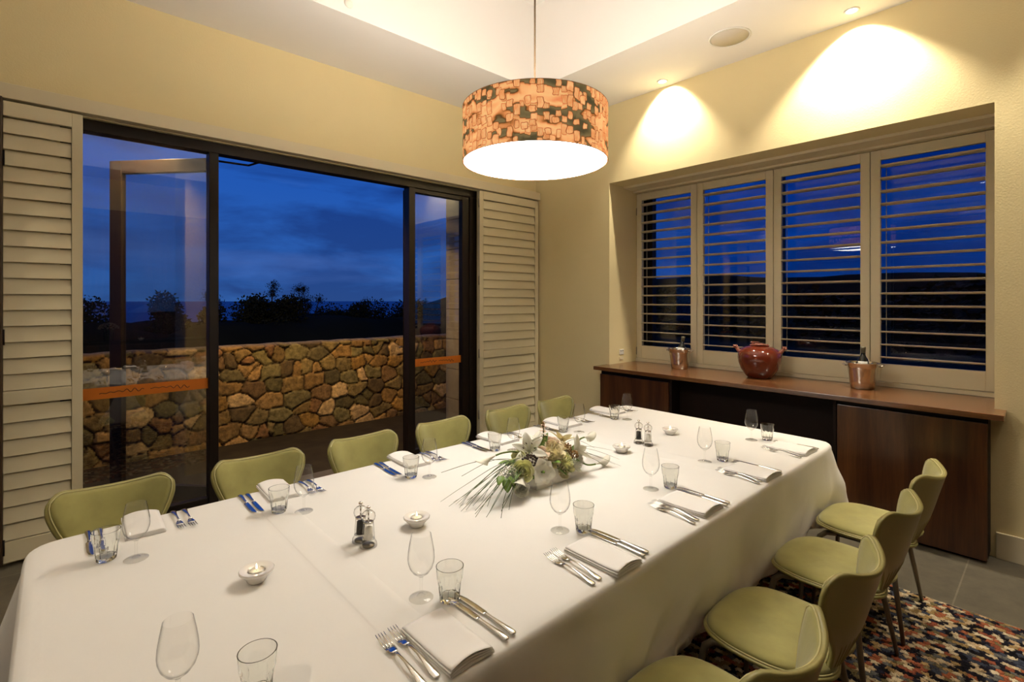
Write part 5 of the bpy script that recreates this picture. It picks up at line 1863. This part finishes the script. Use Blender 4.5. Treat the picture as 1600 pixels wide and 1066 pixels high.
# ------------------------------------------------------------------ outdoors
def stone_wall():
    """field-stone garden wall: relief of individual irregular stones with sunk joints"""
    x0, x1, z0, z1, Yf = -2.6, 6.4, -0.03, 1.03, 6.03
    step = 0.0135
    nx, nz = int((x1 - x0) / step), int((z1 - z0) / step)
    # seeds: jittered courses with varied widths
    seeds = []
    rd = random.Random(21)
    z = z0 - 0.05
    while z < z1 + 0.2:
        hgt = rd.uniform(0.11, 0.19)
        x = x0 - 0.3 + rd.uniform(0, 0.2)
        while x < x1 + 0.3:
            w = rd.uniform(0.12, 0.34)
            seeds.append((x + w / 2, z + hgt / 2 + rd.uniform(-0.05, 0.05), rd.uniform(1.0, 1.6), rd.uniform(-0.3, 0.3)))
            if rd.random() < 0.25:
                seeds.append((x + w * 0.9, z + hgt * rd.uniform(0, 1), 1.0, 0))
            x += w
        z += hgt
    S = np.array(seeds)
    gx = np.linspace(x0, x1, nx + 1)
    gz = np.linspace(z0, z1, nz + 1)
    GX, GZ = np.meshgrid(gx, gz, indexing='ij')
    P = np.stack([GX.ravel(), GZ.ravel()], 1)
    # wobble the joints
    wob = np.array([[mn.noise(Vector((p[0] * 7, p[1] * 7, 0.0))), mn.noise(Vector((p[0] * 7, p[1] * 7, 9.0)))] for p in P]) * 0.022
    Q = P + wob
    f1 = np.full(len(P), 9.0)
    f2 = np.full(len(P), 9.0)
    i1 = np.zeros(len(P), int)
    for k, (sx, sz, an, rot) in enumerate(S):
        m = (np.abs(Q[:, 0] - sx) < 0.5) & (np.abs(Q[:, 1] - sz) < 0.45)
        idx = np.nonzero(m)[0]
        dx, dz = Q[idx, 0] - sx, Q[idx, 1] - sz
        c, s = math.cos(rot), math.sin(rot)
        a, b = (c * dx + s * dz) / an, (-s * dx + c * dz)
        d = (np.abs(a) ** 2.6 + np.abs(b) ** 2.6) ** (1 / 2.6)
        old1 = f1[idx]
        closer = d < old1
        f2[idx] = np.where(closer, old1, np.minimum(f2[idx], d))
        f1[idx] = np.where(closer, d, old1)
        i1[idx] = np.where(closer, k, i1[idx])
    e = np.clip((f2 - f1) / 0.030, 0, 1)
    hgt = (1 - (1 - e) ** 3)
    pal = [srgb(150, 116, 62), srgb(132, 106, 58), srgb(116, 104, 60), srgb(136, 98, 56), srgb(170, 134, 78), srgb(104, 84, 50), srgb(134, 114, 66), srgb(196, 164, 112), srgb(104, 92, 56), srgb(164, 124, 56), srgb(128, 98, 58), srgb(124, 112, 68)]
    rd2 = random.Random(4)
    cols = np.array([np.array(pal[rd2.randrange(len(pal))]) * rd2.uniform(0.75, 1.2) for _ in S])
    prot = np.array([rd2.uniform(-0.012, 0.018) for _ in S])
    yf = Yf + 0.03 - 0.045 * hgt - prot[i1] * hgt
    zt = GZ.ravel().copy()
    top = zt > z1 - 0.001
    zt[top] += np.array([0.012 * mn.noise(Vector((x * 6, 0, 0))) for x in P[top, 0]])
    vv = list(zip(P[:, 0].tolist(), yf.tolist(), zt.tolist()))
    cc = np.where(e[:, None] < 0.22, np.array(srgb(58, 40, 22))[None, :], cols[i1])
    ff = []
    W = nz + 1
    for i in range(nx):
        for j in range(nz):
            a = i * W + j
            ff.append((a, a + W, a + W + 1, a + 1))
    # coping surface and rear face
    b0 = len(vv)
    for i in range(nx + 1):
        vv.append((gx[i], Yf + 0.18, zt[i * W + nz] + 0.018))
        vv.append((gx[i], Yf + 0.40, zt[i * W + nz]))
        vv.append((gx[i], Yf + 0.40, z0))
        cc = cc
    ext = np.repeat(np.array(srgb(120, 108, 80))[None, :], 3 * (nx + 1), 0)
    cc = np.concatenate([cc, ext])
    for i in range(nx):
        t0, t1 = i * W + nz, (i + 1) * W + nz
        a, b = b0 + 3 * i, b0 + 3 * (i + 1)
        ff.append((t0, t1, b, a))
        ff.append((a, b, b + 1, a + 1))
        ff.append((a + 1, b + 1, b + 2, a + 2))
    mb = MB()
    mb.add(vv, ff, True)
    o = mb.build('garden_wall', M['stone'])
    at = o.data.attributes.new('stone_colour', 'FLOAT_COLOR', 'POINT')
    at.data.foreach_set('color', np.concatenate([cc, np.ones((len(cc), 1))], 1).ravel().astype(np.float32))
    structure(o)


stone_wall()
structure(MB().box((-4.0, YD + 0.30, -0.12), (7.0, 7.0, -0.004)).build('terrace', M['paving']))
structure(MB().box((0.03, YD + 0.0, -0.05), (3.32, YD + 0.32, -0.001)).build('threshold', M['paving']))
pier = MB()
for k in range(8):
    pier.box((3.55, 4.72, 0.0 + 0.36 * k), (4.05, 5.09, 0.355 + 0.36 * k), 0.006)
structure(pier.build('limestone_pier', M['limestone']))


def outdoor_lamp(x, label, watts):
    t = thing('outdoor_light', label, 'light', (x, YD + 0.302, 2.95), 0, 'outdoor wall lights above the doors')
    MB().box((-0.09, 0, -0.05), (0.09, 0.10, 0.05), 0.01).build('housing', M['frame'], t)
    MB().box((-0.08, 0.02, -0.056), (0.08, 0.09, -0.051)).build('lens', M['lamp_face'], t)
    ld = bpy.data.lights.new('outdoor_beam', 'SPOT')
    ld.energy = watts
    ld.color = (1.0, 0.63, 0.25)
    ld.spot_size = 2.6
    ld.spot_blend = 0.6
    ld.shadow_soft_size = 0.06
    lo = bpy.data.objects.new('outdoor_beam', ld)
    link(lo, t)
    lo.location = (0, 0.10, -0.07)
    lo.rotation_euler = Vector((0, 0.75, -1)).normalized().to_track_quat('-Z', 'Y').to_euler()


outdoor_lamp(0.4, 'outdoor wall light above the left door panel, facing the stone wall', OUTDOOR_W)
outdoor_lamp(2.0, 'outdoor wall light above the doorway, facing the stone wall', OUTDOOR_W)


def terrain():
    nx, ny = 70, 70
    vv, ff = [], []
    for i in range(nx + 1):
        for j in range(ny + 1):
            x = -90 + 200 * i / nx
            y = -60 + 210 * j / ny
            d = max(0, y - 9)
            z = -0.25 - 0.015 * max(0, d) - 6.0 * sstep(10, 70, d) - 22 * sstep(70, 135, d)
            # headland rising on the right of the sea view
            hx, hy = x - 62, y - 66
            z += 13.0 * math.exp(-((hx / 34) ** 2 + (hy / 26) ** 2))
            # low ridge beyond the window side
            r = max(0, x - 12)
            z += -2.0 * sstep(8, 26, r) + 6.3 * sstep(38, 62, r) * (1 - sstep(30, 70, y)) + 1.2 * sstep(38, 60, r) * mn.noise(Vector((x * 0.06, y * 0.06, 2.0)))
            z += 0.25 * mn.noise(Vector((x * 0.22, y * 0.22, 0))) * sstep(8, 14, max(abs(x - 1), y))
            if -6 < x < 8 and y < 8: z = min(z, -0.3)
            vv.append((x, y, z))
    W = ny + 1
    for i in range(nx):
        for j in range(ny):
            a = i * W + j
            ff.append((a, a + W, a + W + 1, a + 1))
    mb = MB()
    mb.add(vv, ff, True)
    structure(mb.build('ground', M['soil']))
    s = MB()
    s.add([(-9000, 60, -30), (16000, 60, -30), (16000, 26000, -30), (-9000, 26000, -30)], [(0, 1, 2, 3)])
    structure(s.build('sea', M['sea']))
    p = MB()
    p.add([(22 + 13 * math.cos(a), 7 + 12 * math.sin(a), -1.9) for a in [2 * PI * k / 40 for k in range(40)]], [tuple(range(40))])
    structure(p.build('lagoon', M['pond']))


terrain()


def scrub_bank():
    nx, ny = 150, 44
    vv, ff = [], []
    for i in range(nx + 1):
        for j in range(ny + 1):
            x = -10 + 28 * i / nx
            y = 7.4 + 9.0 * j / ny
            crest = 1.12 + 0.26 * mn.noise(Vector((x * 0.35, 2.0, 0))) + 0.16 * mn.noise(Vector((x * 1.1, y * 0.8, 5.0)))
            prof = sstep(7.4, 10.0, y) * (1 - 0.8 * sstep(12.2, 16.4, y))
            ends = sstep(-10, -6, x) * (1 - sstep(13, 18, x))
            z = -0.45 + (crest + 0.45) * prof * ends + 0.10 * mn.noise(Vector((x * 2.6, y * 2.6, 1.0))) * prof
            vv.append((x, y, z))
    W = ny + 1
    for i in range(nx):
        for j in range(ny):
            a = i * W + j
            ff.append((a, a + W, a + W + 1, a + 1))
    mb = MB()
    mb.add(vv, ff, True)
    structure(mb.build('scrub_bank', M['soil']))


scrub_bank()


def bush(name, x, y, z0, rx, rz, n, leaf, label, wispy=False, seed=1, group='shrubs beyond the stone wall'):
    rd = random.Random(seed)
    t = thing(name, label, 'shrub' if not wispy else 'tree', (x, y, z0), 0, group)
    mb = MB()
    st = MB()
    blobs = []
    for k in range(16 if not wispy else 12):
        a = rd.uniform(0, 2 * PI)
        r = rx * math.sqrt(rd.random()) * 0.75
        zz = rd.uniform(0.25, 1.0) * rz * (1 - 0.35 * (r / rx) ** 2)
        blobs.append((r * math.cos(a), r * math.sin(a) * 0.8, zz, rx * rd.uniform(0.22, 0.42) * (0.9 if wispy else 1.0)))
        st.tube([(0, 0, 0), (r * math.cos(a) * 0.4, r * math.sin(a) * 0.3, zz * 0.5), (r * math.cos(a), r * math.sin(a) * 0.8, zz)], [0.03, 0.02, 0.006], 5)
    for k in range(n):
        bx, by, bz, br = blobs[rd.randrange(len(blobs))]
        g = Vector((rd.gauss(0, 1), rd.gauss(0, 1), rd.gauss(0, 1)))
        g = g.normalized() * br * (rd.random() ** 0.40 if not wispy else rd.random() * 1.5)
        p = Vector((bx, by, bz)) + g
        if p.z < -0.1: continue
        d = Vector((rd.gauss(0, 1), rd.gauss(0, 1), rd.gauss(0.3, 1))).normalized()
        s = d.cross(Vector((rd.gauss(0, 1), rd.gauss(0, 1), 0.2))).normalized()
        l = leaf * rd.uniform(0.7, 1.4)
        w = l * (0.10 if wispy else 0.28)
        mb.add([p, p + d * l * 0.5 + s * w, p + d * l, p + d * l * 0.5 - s * w], [(0, 1, 2, 3)], False)
    mb.build('foliage', M['leaf_dark'], t)
    st.build('branches', M['bark'], t)


bl = [(-2.2, 10.6, 0.95, 0.95, 'dark shrub beyond the stone wall, just right of the left shutter'),
      (-0.2, 10.6, 0.95, 0.95, 'dark shrub beyond the stone wall, behind the left glass panel'),
      (1.72, 10.4, 0.66, 1.05, 'dark rounded shrub beyond the stone wall, left of the left door post'),
      (3.15, 10.4, 0.80, 0.98, 'dark rounded shrub beyond the stone wall, at the left edge of the doorway'),
      (5.0, 10.8, 0.95, 0.85, 'low dark shrub beyond the stone wall, under the tallest sapling'),
      (7.0, 11.0, 0.95, 0.78, 'low dark shrub beyond the stone wall, in the middle of the doorway'),
      (9.0, 11.2, 0.95, 0.80, 'low dark shrub beyond the stone wall, right part of the doorway'),
      (11.0, 11.4, 0.95, 0.85, 'low dark shrub beyond the stone wall, behind the right door leaf')]
for k, (x, y, r, h, lab) in enumerate(bl):
    bush('shrub', x, y, 0.55, r, h, 9000, 0.055, lab, False, 31 + k)
tl = [(4.45, 12.0, 0.42, 1.62, 700, 'feathery dark sapling against the sky, tallest in the doorway'),
      (3.55, 12.0, 0.38, 1.40, 500, 'feathery dark sapling left of the tallest one'),
      (2.45, 12.0, 0.28, 1.25, 260, 'feathery dark sapling beside the left door post'),
      (6.00, 12.4, 0.28, 1.12, 320, 'small feathery sapling against the sea, right of the doorway middle'),
      (7.75, 12.6, 0.26, 1.05, 180, 'faint feathery sapling against the sea, near the right door leaf')]
for k, (x, y, r, h, n, lab) in enumerate(tl):
    bush('sapling', x, y, 0.55, r, h, n * 4, 0.055, lab, True, 61 + k, 'saplings beyond the stone wall')

# distant tree line beyond the window and lights of far houses
tr = random.Random(77)


def tree_line():
    mb = MB()
    for k in range(5200):
        a = tr.uniform(-0.35, 0.85)
        d = tr.uniform(44, 60)
        x, y = d * math.cos(a), d * math.sin(a)
        top = 2.2 + 1.3 * mn.noise(Vector((a * 7, 0, 0))) + 0.7 * mn.noise(Vector((a * 25, 3, 0))) + 1.0 * sstep(0.3, -0.1, a)
        z = -3.0 + (top + 3.0) * tr.random() ** 0.6
        l = tr.uniform(0.5, 1.0)
        dv = Vector((tr.gauss(0, 1), tr.gauss(0, 1), tr.gauss(0, 0.6))).normalized()
        s = dv.cross(Vector((0.2, 0.3, 1))).normalized()
        p = Vector((x, y, z))
        mb.add([p, p + dv * l * 0.5 + s * l * 0.4, p + dv * l, p + dv * l * 0.5 - s * l * 0.4], [(0, 1, 2, 3)], False)
    tag(mb.build('tree_line', M['leaf_dark']), 'dark tree line on the horizon beyond the shuttered window', 'trees', kind='stuff')


tree_line()
for (x, y, z), lab in (((26.0, 7.6, -1.05), 'far warm house light low behind the third shutter panel'), ((26.3, 7.1, -1.1), 'far warm house light next to another, behind the third shutter panel')):
    f_ = MB().lathe([(0.0001, -0.05), (0.05, -0.03), (0.06, 0.0), (0.05, 0.03), (0.0001, 0.05)], 12).build('house_light', M['far_lamp'])
    f_.location = (x, y, z)
    tag(f_, lab, 'light', 'far house lights')
